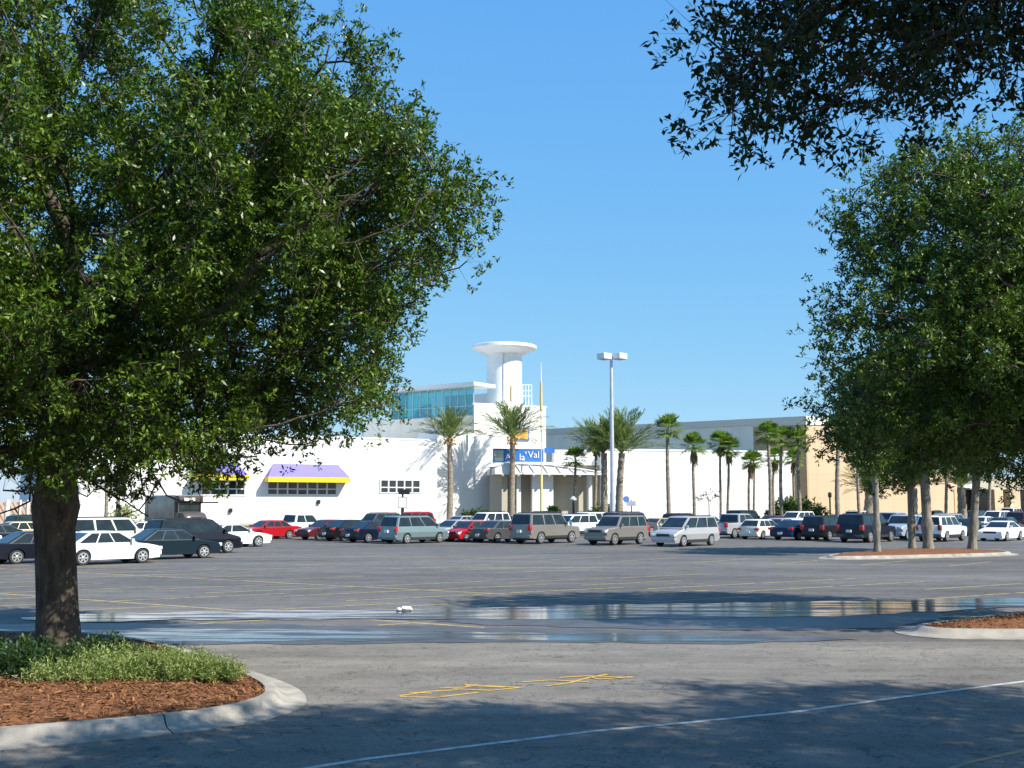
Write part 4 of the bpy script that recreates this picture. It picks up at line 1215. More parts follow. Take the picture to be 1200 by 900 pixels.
# --- lattice fence far left
fence = thing('lattice_fence', 'pinkish diagonal board fence with white posts at the far left', 'fence')
fa, fb = at(-14, 600, 90), at(66, 600, 97); fa.z = fb.z = 0
zf = 2.75; dd = (fb - fa).normalized(); Lf = (fb - fa).length; nf = Vector((dd.y, -dd.x, 0)); rz = math.atan2(dd.y, dd.x)
bm = bmesh.new(); slab(bm, fa, fb, 0.05, 0, zf, -nf); obj('board_panel', bm, M['fence'], fence)
bm = bmesh.new(); k = 0.0
while k < Lf - 0.2:
    p0 = fa + dd * k + nf * 0.035; p1 = fa + dd * min(Lf, k + 1.9) + nf * 0.035
    bar(bm, (p0.x, p0.y, zf - 0.05), (p1.x, p1.y, zf - 0.05 - 2.6 * (min(Lf, k + 1.9) - k) / 1.9), 0.045, 4); k += 0.5
obj('slats', bm, M['beige_wall'], fence)
for px, wd in ((9, 0.3), (24, 0.14), (33, 0.2), (47, 0.14)):
    q = hit(px, fa + nf * 0.16, dd); bm = bmesh.new(); box(bm, (q.x, q.y, (zf + 0.15) / 2), (wd, wd * 0.6, zf + 0.15), rz, 0.01); obj('post', bm, M['white_trim'], fence)

# ------------------------------------------------------------------ lamp post, signs, bag
d = 87; b = at(718, 600, d); top = at(718.5, 418, d).z
lamp = thing('street_lamp', 'tall grey parking lot lamp post with two white box heads', 'lamp post', (b.x, b.y, 0))
bm = bmesh.new(); lathe(bm, [(0.42, 0), (0.42, 0.75), (0.38, 0.8)], 20); obj('footing', bm, M['concrete'], lamp, smooth=40)
bm = bmesh.new(); bar(bm, (0, 0, 0.8), (0, 0, top - 0.1), 0.2, 16, 0.12); obj('pole', bm, M['galv'], lamp, smooth=40)
bm = bmesh.new(); box(bm, (0, 0, top), (1.1, 0.12, 0.12)); obj('arm', bm, M['galv'], lamp)
for sx in (-1, 1):
    bm = bmesh.new(); box(bm, (sx * 0.62 + 0.06, 0, top + 0.03), (0.86, 0.86, 0.46), R(40), 0.05)
    hd = obj('lamp_head', bm, M['lamp_white'], lamp)
    bm = bmesh.new(); box(bm, (sx * 0.62 + 0.06, 0, top - 0.215), (0.7, 0.7, 0.05), R(40)); obj('lens', bm, M['lampglass'], hd)

b = at(471.5, 600, 108)
sg = thing('post_sign', 'small white notice sign on a dark post before the white store wall', 'sign', (b.x, b.y, 0))
z0, z1 = at(471, 595, 108).z, at(471, 583, 108).z
bm = bmesh.new(); box(bm, (0, 0, (z0 + z1) / 2), (0.72, 0.06, z1 - z0), 0, 0.01); obj('sign_face', bm, M['sign_white'], sg)
bm = bmesh.new(); box(bm, (0, 0.05, (z0 + z1) / 2), (0.82, 0.04, z1 - z0 + 0.1)); obj('backing', bm, M['blackgloss'], sg)
bm = bmesh.new(); bar(bm, (0, 0.1, 0), (0, 0.1, z0 - 0.04), 0.16, 8); obj('post', bm, M['blackgloss'], sg)
bm = bmesh.new(); box(bm, (0.15, 0.07, z1 + 0.55), (1.1, 0.3, 0.5), 0, 0.03); bar(bm, (0, 0.1, z1), (0, 0.1, z1 + 0.35), 0.1, 8); obj('flood_lamp', bm, M['blackgloss'], sg)

b = at(734, 600, 112)
sg = thing('post_sign', 'round blue sign on a thin post right of the lamp post', 'sign', (b.x, b.y, 0))
zc = at(734, 585, 112).z
bm = bmesh.new(); bar(bm, (0, -0.03, zc), (0, 0.03, zc), 0.32, 20); obj('sign_face', bm, M['sign_blue'], sg)
bm = bmesh.new(); bar(bm, (0, 0.06, 0), (0, 0.06, zc + 0.2), 0.035, 8); obj('post', bm, M['galv'], sg)
b = at(740, 600, 113)
sg = thing('post_sign', 'dark square sign on a post beside the round blue one', 'sign', (b.x, b.y, 0))
zc = at(740, 590, 113).z
bm = bmesh.new(); box(bm, (0, 0, zc), (0.9, 0.06, 0.5), 0, 0.01); obj('sign_face', bm, M['grey_trim'], sg)
bm = bmesh.new(); bar(bm, (0, 0.06, 0), (0, 0.06, zc + 0.35), 0.06, 8); obj('post', bm, M['blackgloss'], sg)
b = at(672, 600, 117)
sg = thing('path_lamp', 'short dark lamp with a white cap under the canopy', 'lamp', (b.x, b.y, 0))
zc = at(672, 584, 117).z
bm = bmesh.new(); bar(bm, (0, 0, 0), (0, 0, zc - 0.2), 0.13, 8); obj('post', bm, M['blackgloss'], sg)
bm = bmesh.new(); lathe(bm, [(0.3, zc - 0.2), (0.34, zc - 0.05), (0.12, zc + 0.2), (0.04, zc + 0.25)], 16); obj('cap', bm, M['lamp_white'], sg)
b = at(716, 600, 110)
sg = thing('bollard', 'thin white post at the foot of the tall lamp post', 'post', (b.x, b.y, 0))
bm = bmesh.new(); bar(bm, (0, 0, 0), (0, 0, at(716, 577, 110).z), 0.11, 10); obj('post', bm, M['white_trim'], sg)
b = at(973, 600, 122)
sg = thing('path_lamp', 'dark green lamp post against the peach wall', 'lamp', (b.x, b.y, 0))
zc = at(973, 583, 122).z
bm = bmesh.new(); bar(bm, (0, 0, 0), (0, 0, zc), 0.1, 8); obj('post', bm, M['hedge'], sg)
bm = bmesh.new(); lathe(bm, [(0.12, zc), (0.22, zc + 0.1), (0.2, zc + 0.5), (0.05, zc + 0.6)], 12); obj('lantern', bm, M['blackgloss'], sg)

# crumpled white bag at the puddle's edge
b = G(473, 716.5)
bm = bmesh.new()
for dx, s in ((-0.08, 0.075), (0.03, 0.1), (0.1, 0.09)):
    r = bmesh.ops.create_icosphere(bm, subdivisions=3, radius=s, matrix=Matrix.Translation((dx, 0, s * 0.7)))
    for v in r['verts']:
        v.co += v.normal * 0.03 * mnoise.noise(v.co * 14) if v.normal.length else Vector()
        v.co.z = max(0.0, v.co.z + 0.015 * mnoise.noise(v.co * 30))
bag = obj('plastic_bag', bm, M['white_plastic']); bag.location = (b.x, b.y, 0.02); bag.scale = (1.15, 1, 0.62)
tag(bag, 'crumpled white bag lying at the far edge of the puddle', 'bag')

# ------------------------------------------------------------------ vehicles
SPEC = {
 'sedan': dict(L=4.75, W=1.8, H=1.42, belt=0.92, wb=2.72, r=0.32, cl=0.22, hood=[(2.36, 0.55), (2.34, 0.68), (2.22, 0.76), (1.8, 0.84), (1.15, 0.91)], tail=[(-1.65, 0.96), (-2.2, 0.97), (-2.32, 0.88), (-2.33, 0.5)],
               gh=(1.2, 0.38, -0.95, -1.75), win=[(0.05, 0.33), (0.35, 0.63), (0.645, 0.985)], rack=False),
 'coupe': dict(L=4.6, W=1.78, H=1.36, belt=0.9, wb=2.65, r=0.32, cl=0.2, hood=[(2.28, 0.5), (2.26, 0.63), (2.1, 0.73), (1.6, 0.82), (1.0, 0.89)], tail=[(-1.5, 0.93), (-2.1, 0.92), (-2.24, 0.82), (-2.25, 0.5)],
               gh=(1.1, 0.25, -0.7, -1.6), win=[(0.08, 0.44), (0.46, 0.985)], rack=False),
 'hatchback': dict(L=4.0, W=1.68, H=1.42, belt=0.92, wb=2.45, r=0.3, cl=0.2, hood=[(1.94, 0.48), (1.96, 0.64), (1.85, 0.76), (1.1, 0.9)], tail=[(-1.9, 0.95), (-1.95, 0.8), (-1.96, 0.5)],
               gh=(1.15, 0.45, -1.35, -1.85), win=[(0.05, 0.33), (0.35, 0.63), (0.645, 0.985)], rack=False),
 'wagon': dict(L=4.8, W=1.8, H=1.5, belt=0.95, wb=2.75, r=0.33, cl=0.22, hood=[(2.3, 0.5), (2.34, 0.66), (2.22, 0.78), (1.1, 0.93)], tail=[(-2.25, 0.98), (-2.33, 0.8), (-2.34, 0.5)],
               gh=(1.15, 0.4, -1.9, -2.25), win=[(0.04, 0.29), (0.31, 0.61), (0.625, 0.985)], rack=True),
 'minivan': dict(L=4.95, W=1.9, H=1.74, belt=1.06, wb=3.0, r=0.33, cl=0.22, hood=[(2.4, 0.5), (2.43, 0.7), (2.28, 0.84), (1.55, 1.02)], tail=[(-2.38, 1.08), (-2.44, 0.8), (-2.45, 0.5)],
                 gh=(1.62, 0.72, -2.1, -2.36), win=[(0.025, 0.32), (0.335, 0.65), (0.665, 0.985)], rack=True),
 'suv': dict(L=4.7, W=1.84, H=1.76, belt=1.1, wb=2.75, r=0.37, cl=0.3, hood=[(2.3, 0.55), (2.32, 0.92), (2.22, 1.0), (1.15, 1.08)], tail=[(-2.26, 1.11), (-2.31, 0.85), (-2.32, 0.55)],
             gh=(1.1, 0.55, -2.02, -2.24), win=[(0.03, 0.3), (0.325, 0.63), (0.65, 0.98)], rack=True),
 'large_suv': dict(L=5.3, W=2.0, H=1.9, belt=1.16, wb=3.2, r=0.39, cl=0.32, hood=[(2.6, 0.58), (2.62, 0.98), (2.52, 1.06), (1.4, 1.14)], tail=[(-2.56, 1.17), (-2.61, 0.9), (-2.62, 0.58)],
                   gh=(1.35, 0.8, -2.35, -2.54), win=[(0.025, 0.35), (0.375, 0.65), (0.67, 0.98)], rack=True),
 'pickup_truck': dict(L=5.5, W=1.95, H=1.82, belt=1.14, wb=3.4, r=0.38, cl=0.33, hood=[(2.7, 0.58), (2.72, 0.98), (2.62, 1.06), (1.5, 1.13)], tail=[(-2.66, 1.13), (-2.71, 0.9), (-2.72, 0.55)],
                      gh=(1.45, 0.85, -0.75, -0.95), win=[(0.04, 0.44), (0.465, 0.98)], rack=False),
}
PROTO = {}


def car_parts(kind):
    s = SPEC[kind]; L, W, H, belt, r = s['L'], s['W'], s['H'], s['belt'], s['r']
    parts = []           # (name, bm, slot, parent name, smooth)
    xf, xr = s['wb'] / 2 + 0.05, -s['wb'] / 2 + 0.05
    cl = s['cl']; ra = r + 0.065
    # side outline, front bumper round over the top to the rear, then back along the sill with the arches
    up = [(L / 2 - 0.03, cl + 0.02), (L / 2, 0.42)] + [(x, z) for x, z in s['hood']]
    top = up + [(s['gh'][0] - 0.1, belt), (0, belt + 0.01)] + s['tail'] + [(-L / 2, 0.42), (-L / 2 + 0.05, cl + 0.05)]
    def arch(xc):
        a0 = math.asin(max(-1, min(1, (cl - r) / ra)))
        n = 9
        return [(xc + ra * math.cos(math.pi - a0 - (math.pi - 2 * a0) * i / n), r + ra * math.sin(math.pi - a0 - (math.pi - 2 * a0) * i / n)) for i in range(n + 1)]
    prof = top + arch(xr) + arch(xf)
    bm = bmesh.new()
    sl = [(-1, .93, .06), (-.965, .965, .015), (-.62, .99, 0), (0, 1, -0.012), (.62, .99, 0), (.965, .965, .015), (1, .93, .06)]
    rings = []
    for yy, fx, dz in sl:
        ring = []
        for x, z in prof:
            k = smooth01((abs(x) / (L / 2) - 0.62) / 0.38)
            x2 = x * (1 - (1 - fx) * k)
            zt = smooth01((z - 0.6) / 0.3)
            z2 = z - dz * zt
            bulge = 0.0
            y2 = yy * W / 2
            if abs(yy) == 1: y2 *= 1 - 0.03 * smooth01((0.45 - z) / 0.2)
            ring.append(bm.verts.new((x2, y2, z2)))
        rings.append(ring)
    n = len(prof)
    for a, b in zip(rings, rings[1:]):
        for i in range(n): bm.faces.new((a[i], a[(i + 1) % n], b[(i + 1) % n], b[i]))
    bm.faces.new(rings[0]); bm.faces.new(rings[-1][::-1])
    cz = 0.62 if H < 1.6 else 0.72
    bmesh.ops.bisect_plane(bm, geom=bm.verts[:] + bm.edges[:] + bm.faces[:], plane_co=(0, 0, cz), plane_no=(0, 0, 1))
    for v in bm.verts:
        if abs(v.co.y) > W / 2 * 0.88:
            v.co.y *= 1 - (0.17 * (cz - v.co.z) if v.co.z < cz else 0.12 * (v.co.z - cz))
    parts.append(('body', bm, 'paint', None, 14))
    if H > 1.6:
        for sg in (-1, 1):
            bm = bmesh.new(); box(bm, (0.05, sg * (W / 2 * 0.962), cl + 0.1), (s['wb'] - 2 * ra - 0.04, 0.07, 0.17), 0, 0.02); parts.append(('sill_trim', bm, 'black', None, None))
    bm = bmesh.new(); box(bm, (0, 0, 0.42), (L * 0.93, W * 0.72, 0.36)); parts.append(('underbody', bm, 'black', None, None))
    # cabin
    A, B, C, D = s['gh']; z0 = belt - 0.02; wb_, wr = W / 2 * 0.955, W / 2 * (0.76 if H < 1.6 else 0.82)
    bm = bmesh.new()
    zr = H - 0.045
    lo = [(A, wb_ * .93), (A - 0.05, wb_), (D + 0.05, wb_), (D, wb_ * .93)]
    hi = [(B, wr * .93), (B - 0.05, wr), (C + 0.05, wr), (C, wr * .93)]
    rt = [(B - 0.16, wr * .8), (B - 0.2, wr * .86), (C + 0.2, wr * .86), (C + 0.14, wr * .8)]
    loops = []
    for pts, z in ((lo, z0), (hi, zr), (rt, H)):
        full = [(x, y) for x, y in pts] + [(x, -y) for x, y in pts[::-1]]
        loops.append([bm.verts.new((x, y, z)) for x, y in full])
    for a, b in zip(loops, loops[1:]):
        for i in range(8): bm.faces.new((a[i], a[(i + 1) % 8], b[(i + 1) % 8], b[i]))
    bm.faces.new(loops[0][::-1]); bm.faces.new(loops[-1])
    parts.append(('cabin', bm, 'paint', None, 40))
    # glass
    def side(u, v, sg):
        xb = D + 0.05 + (A - 0.05 - D - 0.05) * u; xt = C + 0.05 + (B - 0.05 - C - 0.05) * u
        return Vector((xb + (xt - xb) * v, sg * (wb_ + (wr - wb_) * v), z0 + (zr - z0) * v))
    for sg in (-1, 1):
        nn = Vector((0, sg * (zr - z0), wb_ - wr)).normalized() * 0.008
        for u0, u1 in s['win']:
            bm = bmesh.new()
            q = [side(u0, 0.07, sg), side(u1, 0.07, sg), side(u1 - 0.008, 0.93, sg), side(u0 + 0.008, 0.93, sg)]
            o_ = [bm.verts.new(p + nn) for p in q]; i_ = [bm.verts.new(p - nn * 0.5) for p in q]
            bm.faces.new(o_)
            for i in range(4): bm.faces.new((o_[i], i_[i], i_[(i + 1) % 4], o_[(i + 1) % 4]))
            parts.append(('side_window', bm, 'glass', None, None))
    def endglass(xb, xt, sgn):
        bm = bmesh.new()
        nn = Vector((sgn * (zr - z0), 0, abs(xb - xt))).normalized() * 0.008
        q = []
        for v, f in ((0.1, 0.95), (0.93, 0.93)):
            x = xb + (xt - xb) * v; y = (wb_ + (wr - wb_) * v) * 0.93 * f; z = z0 + (zr - z0) * v
            q.append((Vector((x, y, z)), Vector((x, -y, z))))
        q = [q[0][0], q[0][1], q[1][1], q[1][0]]
        o_ = [bm.verts.new(p + nn) for p in q]; i_ = [bm.verts.new(p - nn * 0.5) for p in q]
        bm.faces.new(o_)
        for i in range(4): bm.faces.new((o_[i], i_[i], i_[(i + 1) % 4], o_[(i + 1) % 4]))
        return bm
    parts.append(('windshield', endglass(A, B, 1), 'glass', None, None))
    parts.append(('rear_window', endglass(D, C, -1), 'glass', None, None))
    # wheels
    for x in (xf, xr):
        for sg in (-1, 1):
            bm = bmesh.new(); y = sg * (W / 2 - 0.12)
            for v_ in (0,):
                lathe(bm, [(r * .6, -0.11), (r * .95, -0.11), (r, -0.075), (r, 0.075), (r * .95, 0.11), (r * .6, 0.11)], 24)
            bmesh.ops.transform(bm, matrix=Matrix.Translation((x, y, r)) @ Matrix.Rotation(R(90), 4, 'X'), verts=bm.verts)
            parts.append(('wheel', bm, 'black', None, 40))
            bm = bmesh.new()
            lathe(bm, [(r * .16, 0.0), (r * .16, 0.025), (r * .1, 0.032)], 12)
            for k in range(6):
                a = k * math.pi / 3
                box(bm, (math.cos(a) * r * .36, math.sin(a) * r * .36, 0.012), (r * .5, r * .2, 0.02), a)
            # outer ring
            seg = 24; rr_ = [(r * .58, 0.0), (r * .58, 0.022), (r * .7, 0.02), (r * .7, 0.0)]
            rg_ = [[bm.verts.new((q * math.cos(2 * math.pi * i / seg), q * math.sin(2 * math.pi * i / seg), z)) for i in range(seg)] for q, z in rr_]
            for a_, b_ in zip(rg_, rg_[1:]):
                for i in range(seg): bm.faces.new((a_[i], a_[(i + 1) % seg], b_[(i + 1) % seg], b_[i]))
            ang = R(90) if sg < 0 else R(-90)
            bmesh.ops.transform(bm, matrix=Matrix.Translation((x, y + sg * 0.108, r)) @ Matrix.Rotation(ang, 4, 'X'), verts=bm.verts)
            parts.append(('rim', bm, 'rim', len(parts) - 1, None))
    hz = s['hood'][1][1] - 0.02 if kind in ('suv', 'large_suv', 'pickup_truck') else s['hood'][1][1] + 0.03
    hz -= 0.06
    for sg in (-1, 1):
        bm = bmesh.new(); box(bm, (L / 2 * 0.962 - 0.04, sg * W * 0.385, hz), (0.2, W * 0.19, 0.16), sg * -0.3, 0.03); parts.append(('headlight', bm, 'lens', None, 30))
        tz = (s['tail'][-2][1] - 0.05) if H < 1.6 else belt - 0.14
        th = 0.16 if H < 1.6 else 0.36
        bm = bmesh.new(); box(bm, (-L / 2 * 0.962 + 0.03, sg * W * 0.425, tz), (0.2, W * 0.13 if H > 1.6 else W * .2, th), sg * 0.12, 0.025); parts.append(('taillight', bm, 'red', None, 30))
        bm = bmesh.new(); box(bm, (A - 0.32, sg * (W / 2 * 0.97 + 0.07), belt + 0.09), (0.12, 0.2, 0.15), 0, 0.03); parts.append(('mirror', bm, 'trim', None, 30))
    bm = bmesh.new(); box(bm, (L / 2 * .985 - 0.02, 0, hz), (0.06, W * 0.5, 0.15), 0, 0.015); parts.append(('grille', bm, 'blackgloss', None, None))
    for sg in (-1, 1):
        bm = bmesh.new(); box(bm, (sg * (L / 2 * 0.975 - 0.045), 0, 0.45), (0.17, W * 0.93, 0.2), 0, 0.05); parts.append(('bumper', bm, 'bump', None, 35))
    bm = bmesh.new(); box(bm, (-L / 2 - 0.022 , 0, 0.5 if H < 1.6 else 0.78), (0.1 if H > 1.6 else 0.06, 0.34, 0.17)); parts.append(('license_plate', bm, 'plate', None, None))
    if s['rack']:
        bm = bmesh.new()
        for sg in (-1, 1):
            box(bm, ((B + C) / 2, sg * wr * .8, H + 0.03), ((B - C) * 0.8, 0.05, 0.05))
        parts.append(('roof_rack', bm, 'blackgloss', None, None))
    if kind == 'pickup_truck':
        bm = bmesh.new(); box(bm, ((-L / 2 - 0.95) / 2 + 0.02, 0, belt + 0.012), (L / 2 - 1.12, W * 0.8, 0.03)); parts.append(('bed_cover', bm, 'black', None, None))
    return parts

SLOT = {'black': M['black'], 'blackgloss': M['blackgloss'], 'glass': M['carglass'], 'rim': M['rim'], 'lens': M['lens'], 'red': M['red_lens'], 'plate': M['plate']}

def set_mat(o, m):
    o.material_slots[0].link = 'OBJECT'; o.material_slots[0].material = m

def make_car(kind, px, py, heading, col, label, bump=None, trim=None, rims=True, scale=1.0, group=None, zoff=0.0):
    """car centred on the ground point seen at (px, py); heading in degrees clockwise from +Y"""
    if kind not in PROTO:
        root = thing(kind, label, 'car', (0, 0, 0))
        made = []
        for nm, bm, slot, par, sm in car_parts(kind):
            m = SLOT.get(slot, M['black'])
            o = obj(nm, bm, m, root if par is None else made[par], smooth=sm)
            o['slot'] = slot
            made.append(o)
        PROTO[kind] = root
    else:
        root = copy_tree(PROTO[kind])
    tag(root, label, {'pickup_truck': 'pickup truck', 'large_suv': 'SUV', 'suv': 'SUV', 'minivan': 'minivan'}.get(kind, 'car'), group or 'vehicles parked in the lot')
    p = G(px, py)
    root.location = (p.x, p.y, zoff); root.rotation_euler = (0, 0, R(90 - heading)); vr = random.Random(label)
    root.scale = (scale * vr.uniform(.96, 1.03), scale * vr.uniform(.98, 1.02), scale * vr.uniform(.96, 1.05))
    def rec(o):
        for ch in o.children:
            sl = ch.get('slot')
            if sl == 'paint': set_mat(ch, PAINT[col])
            elif sl == 'bump': set_mat(ch, PAINT[bump] if bump else PAINT[col])
            elif sl == 'trim': set_mat(ch, PAINT[trim] if trim else PAINT[col])
            rec(ch)
    rec(root)
    CARS.append((root.name, kind, Vector((p.x, p.y)), R(90 - heading), SPEC[kind]['L'] * scale, SPEC[kind]['W'] * scale))
    return root
CARS = []
RA, LT = 43, 223
CAR_TABLE = [
 # left group
 ('sedan', -33, 654, 44, 'white', 'white car cut off by the left edge of the photo, only its nose showing'),
 ('sedan', -2, 643, 46, 'navy', 'dark blue sedan at the left edge behind the cut off white car'),
 ('sedan', 45, 659, 44, 'plum', 'dark sedan with red tail lights left of the thick oak trunk'),
 ('sedan', 121, 660.5, 46, 'white', 'white sedan seen side on just right of the thick oak trunk'),
 ('sedan', 197, 654.6, 47, 'teal', 'dark teal sedan with nose right in front of the white sedan'),
 ('minivan', 225, 648.5, 44, 'plum', 'dark blue minivan beside the teal sedan'),
 ('coupe', 270, 641, 48, 'white', 'white coupe behind the dark blue minivan at the end of its row'),
 ('large_suv', 127, 647.5, 46, 'cream', 'cream SUV right behind the white sedan by the thick oak'),
 ('suv', 46, 634.5, 40, 'green', 'dark green SUV in front of the lattice fence'),
 ('sedan', 16, 637.8, 226, 'tan', 'tan sedan low in front of the lattice fence'),
 ('sedan', 162, 636, 226, 'silver', 'silver sedan whose roof shows behind the cream SUV'),
 ('sedan', 186, 633, 226, 'white', 'white sedan roof between the cream SUV and the dark minivan'),
 # row A
 ('sedan', 314, 631.6, LT, 'red', 'red car at the left end of the middle row below the long awning'),
 ('pickup_truck', 349, 629.0, RA, 'white', 'white pickup truck seen from behind beside the red car'),
 ('sedan', 383, 632, LT, 'maroon', 'maroon sedan facing us right of the white pickup'),
 ('sedan', 412, 633.3, RA, 'black', 'black sedan with red tail light right of the maroon one'),
 ('suv', 441, 626, LT, 'grey', 'dark grey SUV roof standing behind the black sedan'),
 ('sedan', 440, 635, RA, 'navy', 'navy sedan left of the pale teal minivan'),
 ('minivan', 485, 636.3, RA, 'seafoam', 'pale teal minivan seen from behind in the middle row'),
 ('sedan', 533, 633.5, LT, 'silver', 'silver sedan facing us right behind the pale teal minivan'),
 ('hatchback', 553, 634.4, LT, 'red', 'red hatchback facing us between the minivan and grey sedan'),
 ('sedan', 588, 635.2, RA, 'grey', 'dark grey sedan left of the pewter SUV'),
 ('large_suv', 639, 636.4, RA, 'pewter', 'large pewter SUV with its back to us below the yellow mast'),
 ('suv', 723, 638, LT, 'pewter', 'pewter grey SUV facing us right of the gap in the row'),
 ('minivan', 804, 639.5, LT, 'silver', 'silver minivan facing us, nearest of the middle row'),
 ('pickup_truck', 862, 630, RA, 'silver', 'silver pickup truck with dark bed behind the silver minivan'),
 ('hatchback', 893, 631.5, RA, 'cream', 'small cream hatchback right of the silver pickup'),
 ('sedan', 934, 632.3, RA, 'blue', 'blue sedan with its back to us beside the cream hatchback'),
 ('suv', 969, 633, RA, 'black', 'black SUV with its back to us between the blue sedan and the dark navy SUV', ),
 ('large_suv', 1016, 635, RA, 'plum', 'dark navy SUV partly behind the slim oak trunk'),
 ('suv', 1060, 632, LT, 'ltblue', 'pale blue SUV facing us behind the forked oak trunk'),
 ('suv', 1104, 634, RA, 'white', 'white SUV with grey bumpers behind the thickest oak trunk'),
 ('coupe', 1174, 633.5, LT, 'white', 'white coupe facing us right of the right end oak trunk'),
 # second row
 ('suv', 482, 622, LT, 'red', 'red SUV roof far behind the pale teal minivan'),
 ('sedan', 447, 623.6, RA, 'black', 'black sedan roof beside the far red SUV'),
 ('sedan', 540, 622.5, LT, 'silver', 'silver sedan in the second row behind the red hatchback'),
 ('suv', 570, 625.2, LT, 'white', 'white SUV with black windows in the second row left of the canopy palm'),
 ('sedan', 607, 622.4, RA, 'navy', 'navy sedan roof behind the grey sedan in the second row'),
 ('sedan', 628, 625, RA, 'teal', 'dark teal sedan roof behind the pewter SUV'),
 ('minivan', 645, 620.5, RA, 'navy', 'navy minivan roof below the yellow mast'),
 ('minivan', 671, 627.5, LT, 'white', 'white minivan facing us in the gap of the middle row'),
 ('suv', 700, 625, RA, 'white', 'white SUV seen from behind below the lamp post'),
 ('large_suv', 738, 629, RA, 'grey', 'dark grey SUV directly behind the pewter grey one that faces us'),
 ('sedan', 770, 626, LT, 'tan', 'tan sedan between the two silver cars below the tallest fan palm'),
 ('suv', 801, 624.5, RA, 'black', 'black SUV roof behind the silver minivan'),
 ('sedan', 826, 622.5, LT, 'silver', 'silver sedan roof left of the silver pickup cab'),
 ('large_suv', 874, 619.5, RA, 'teal', 'dark teal SUV standing behind the silver pickup'),
 ('sedan', 905, 622.5, LT, 'maroon', 'maroon sedan roof behind the cream hatchback'),
 ('sedan', 912, 627.5, LT, 'silver', 'silver sedan tucked behind the blue sedan'),
 ('minivan', 934, 619.5, LT, 'white', 'white minivan in front of the bushes by the brown corner'),
 ('sedan', 965, 623, LT, 'ltblue', 'pale blue sedan roof behind the black SUV'),
 ('sedan', 990, 627, LT, 'navy', 'navy sedan tucked behind the dark navy SUV'),
 ('suv', 1008, 616.5, RA, 'white', 'white SUV far off below the short date palm'),
 ('pickup_truck', 1046, 625.5, RA, 'silver', 'silver pickup cab behind the pale blue SUV'),
 ('sedan', 1076, 621, RA, 'green', 'dark green sedan far behind the forked oak trunk'),
 ('minivan', 1108, 624, LT, 'silver', 'silver minivan roof above the white SUV'),
 ('sedan', 1132, 627.5, LT, 'teal', 'dark teal sedan left of the right end oak trunk'),
 ('sedan', 1152, 623.5, RA, 'white', 'white sedan roof just behind the right end oak trunk'),
 ('sedan', 1178, 626.2, RA, 'grey', 'grey sedan right behind the white coupe'),
 ('minivan', 1168, 618.5, LT, 'white', 'white minivan in the third row at the far right'),
 ('minivan', 1200, 621.5, RA, 'maroon', 'maroon minivan at the right edge of the photo'),
 ('large_suv', 1188, 611.5, RA, 'white', 'white SUV farthest away at the right before the arcade'),
 ('sedan', 1035, 617, LT, 'grey', 'dark grey sedan far off behind the slim oak trunk'),
 ('sedan', 981, 617.2, LT, 'silver', 'silver sedan far off before the peach wall'),
 ('suv', 1096, 616, RA, 'black', 'black SUV far off in front of the peach wall'),
 ('suv', 1140, 616, LT, 'blue', 'blue SUV far off before the dark arcade'),
]
DARKB = {'white pickup truck': None}
for row in CAR_TABLE:
    kind, px, py, hd, col, lab = row
    bump = {'red hatchback facing': None}.get(lab)
    if kind in ('pickup_truck',): bump = 'grey'
    if 'grey bumpers' in lab or kind == 'large_suv' and col == 'plum': bump = 'grey'
    make_car(kind, px, py, hd, col, lab, bump=bump)

# overlap report
def corners(c):
    _, _, p, a, L, W = c
    u = Vector((math.cos(a), math.sin(a))) * L / 2; v = Vector((-math.sin(a), math.cos(a))) * W / 2
    return [p + u + v, p + u - v, p - u - v, p - u + v], (u.normalized(), v.normalized())
for i in range(len(CARS)):
    for j in range(i):
        if (CARS[i][2] - CARS[j][2]).length > 6: continue
        (ca, aa), (cb, ab) = corners(CARS[i]), corners(CARS[j])
        pen = 9
        for ax in aa + ab:
            pa = [q.dot(ax) for q in ca]; pb = [q.dot(ax) for q in cb]
            pen = min(pen, min(max(pa), max(pb)) - max(min(pa), min(pb)))
        if pen > 0.05: print('CAR OVERLAP %.2f' % pen, CARS[i][0], '|', CARS[j][0], CAR_TABLE[i][5], '|', CAR_TABLE[j][5])

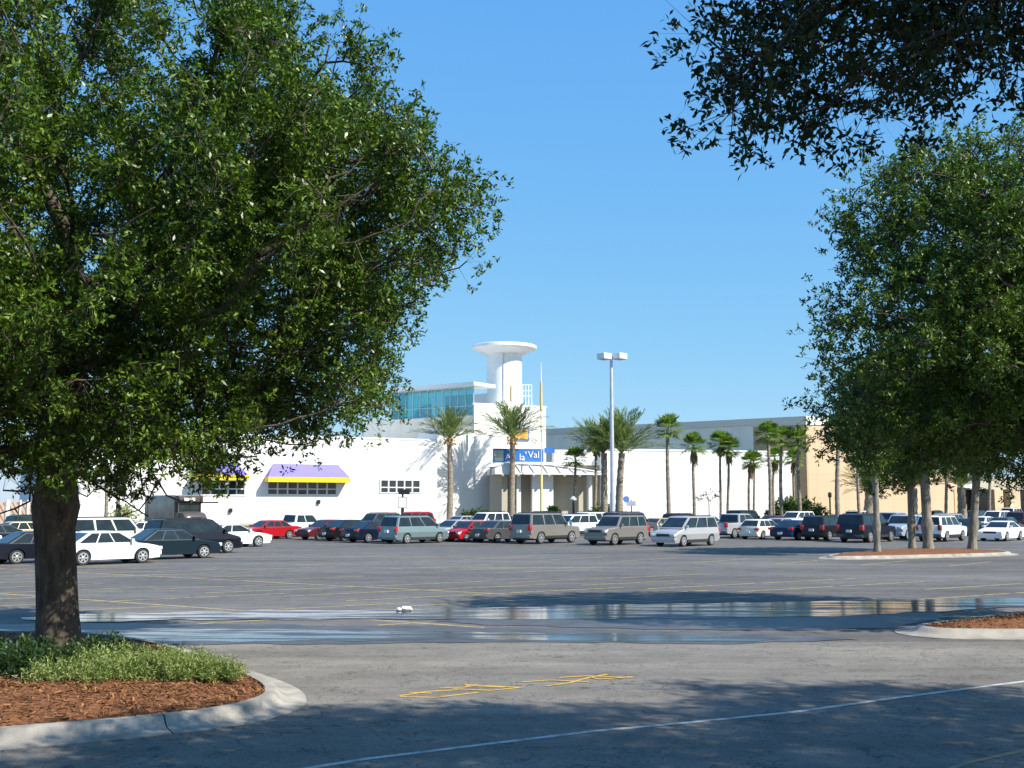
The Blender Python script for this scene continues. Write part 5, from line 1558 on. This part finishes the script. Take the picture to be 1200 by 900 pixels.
# delivery step van by the store wall
b = at(207, 600, 100)
van = thing('delivery_truck', 'big dark brown delivery truck with rounded nose parked at the store wall', 'truck', (b.x, b.y, 0), R(90 - 133))
Lv, Wv, Hv = 7.0, 2.5, 3.35
bm = bmesh.new(); box(bm, (-0.9, 0, 0.62 + (Hv - 0.62) / 2), (5.2, Wv, Hv - 0.62), 0, 0.08); obj('cargo_box', bm, M['truck_side'], van, smooth=35)
bm = bmesh.new(); box(bm, (1.95, 0, Hv - 0.35), (1.0, Wv * 0.98, 0.62), 0, 0.12); obj('cab_brow', bm, M['brown_truck'], van, smooth=35)
bm = bmesh.new(); box(bm, (1.93, 0, 1.25), (0.8, Wv * 0.94, 1.2), 0, 0.1)
for sy in (-1, 1): box(bm, (2.16, sy * 1.1, 2.25), (0.1, 0.1, 1.0))
obj('cab', bm, M['brown_truck'], van, smooth=35)
bm = bmesh.new(); box(bm, (2.1, 0, 2.26), (0.05, 2.1, 0.9), 0, 0.02); obj('windshield', bm, M['carglass'], van)
bm = bmesh.new()
prof = [(2.3, 0.55), (3.35, 0.55), (3.45, 0.9), (3.38, 1.4), (3.15, 1.72), (2.8, 1.86), (2.3, 1.92)]
sl = [(-1.0, 0.88), (-0.9, 0.97), (-0.5, 1.0), (0.5, 1.0), (0.9, 0.97), (1.0, 0.88)]
rings = [[bm.verts.new((2.3 + (x - 2.3) * f, yy * 1.1, 0.55 + (z - 0.55) * (f if f > .9 else .93))) for x, z in prof] for yy, f in sl]
for a_, b_ in zip(rings, rings[1:]):
    for i in range(len(prof)): bm.faces.new((a_[i], a_[(i + 1) % len(prof)], b_[(i + 1) % len(prof)], b_[i]))
bm.faces.new(rings[0]); bm.faces.new(rings[-1][::-1])
hood = obj('hood', bm, M['brown_truck'], van, smooth=40)
bm = bmesh.new(); box(bm, (3.42, 0, 1.12), (0.1, 1.0, 0.62), 0, 0.03); obj('grille', bm, M['black'], hood)
for sy in (-1, 1):
    bm = bmesh.new(); bar(bm, (3.3, sy * 0.82, 1.2), (3.5, sy * 0.82, 1.2), 0.14, 16); obj('headlight', bm, M['lens'], hood)
bm = bmesh.new(); box(bm, (3.5, 0, 0.62), (0.16, 2.3, 0.22), 0, 0.04); obj('bumper', bm, M['blackgloss'], van)
bm = bmesh.new(); box(bm, (2.47, -0.2, Hv - 0.38), (0.02, 1.1, 0.26)); obj('name_board', bm, M['sign_white'], van)
for x in (2.75, -2.3):
    for sy in (-1, 1):
        bm = bmesh.new(); bar(bm, (x, sy * 0.95, 0.45), (x, sy * 1.22, 0.45), 0.45, 24); wv_ = obj('wheel', bm, M['black'], van, smooth=40)
        bm = bmesh.new(); bar(bm, (x, sy * 1.21, 0.45), (x, sy * 1.235, 0.45), 0.24, 16); obj('rim', bm, M['rim'], wv_)
print('OBJECTS', len(bpy.data.objects))
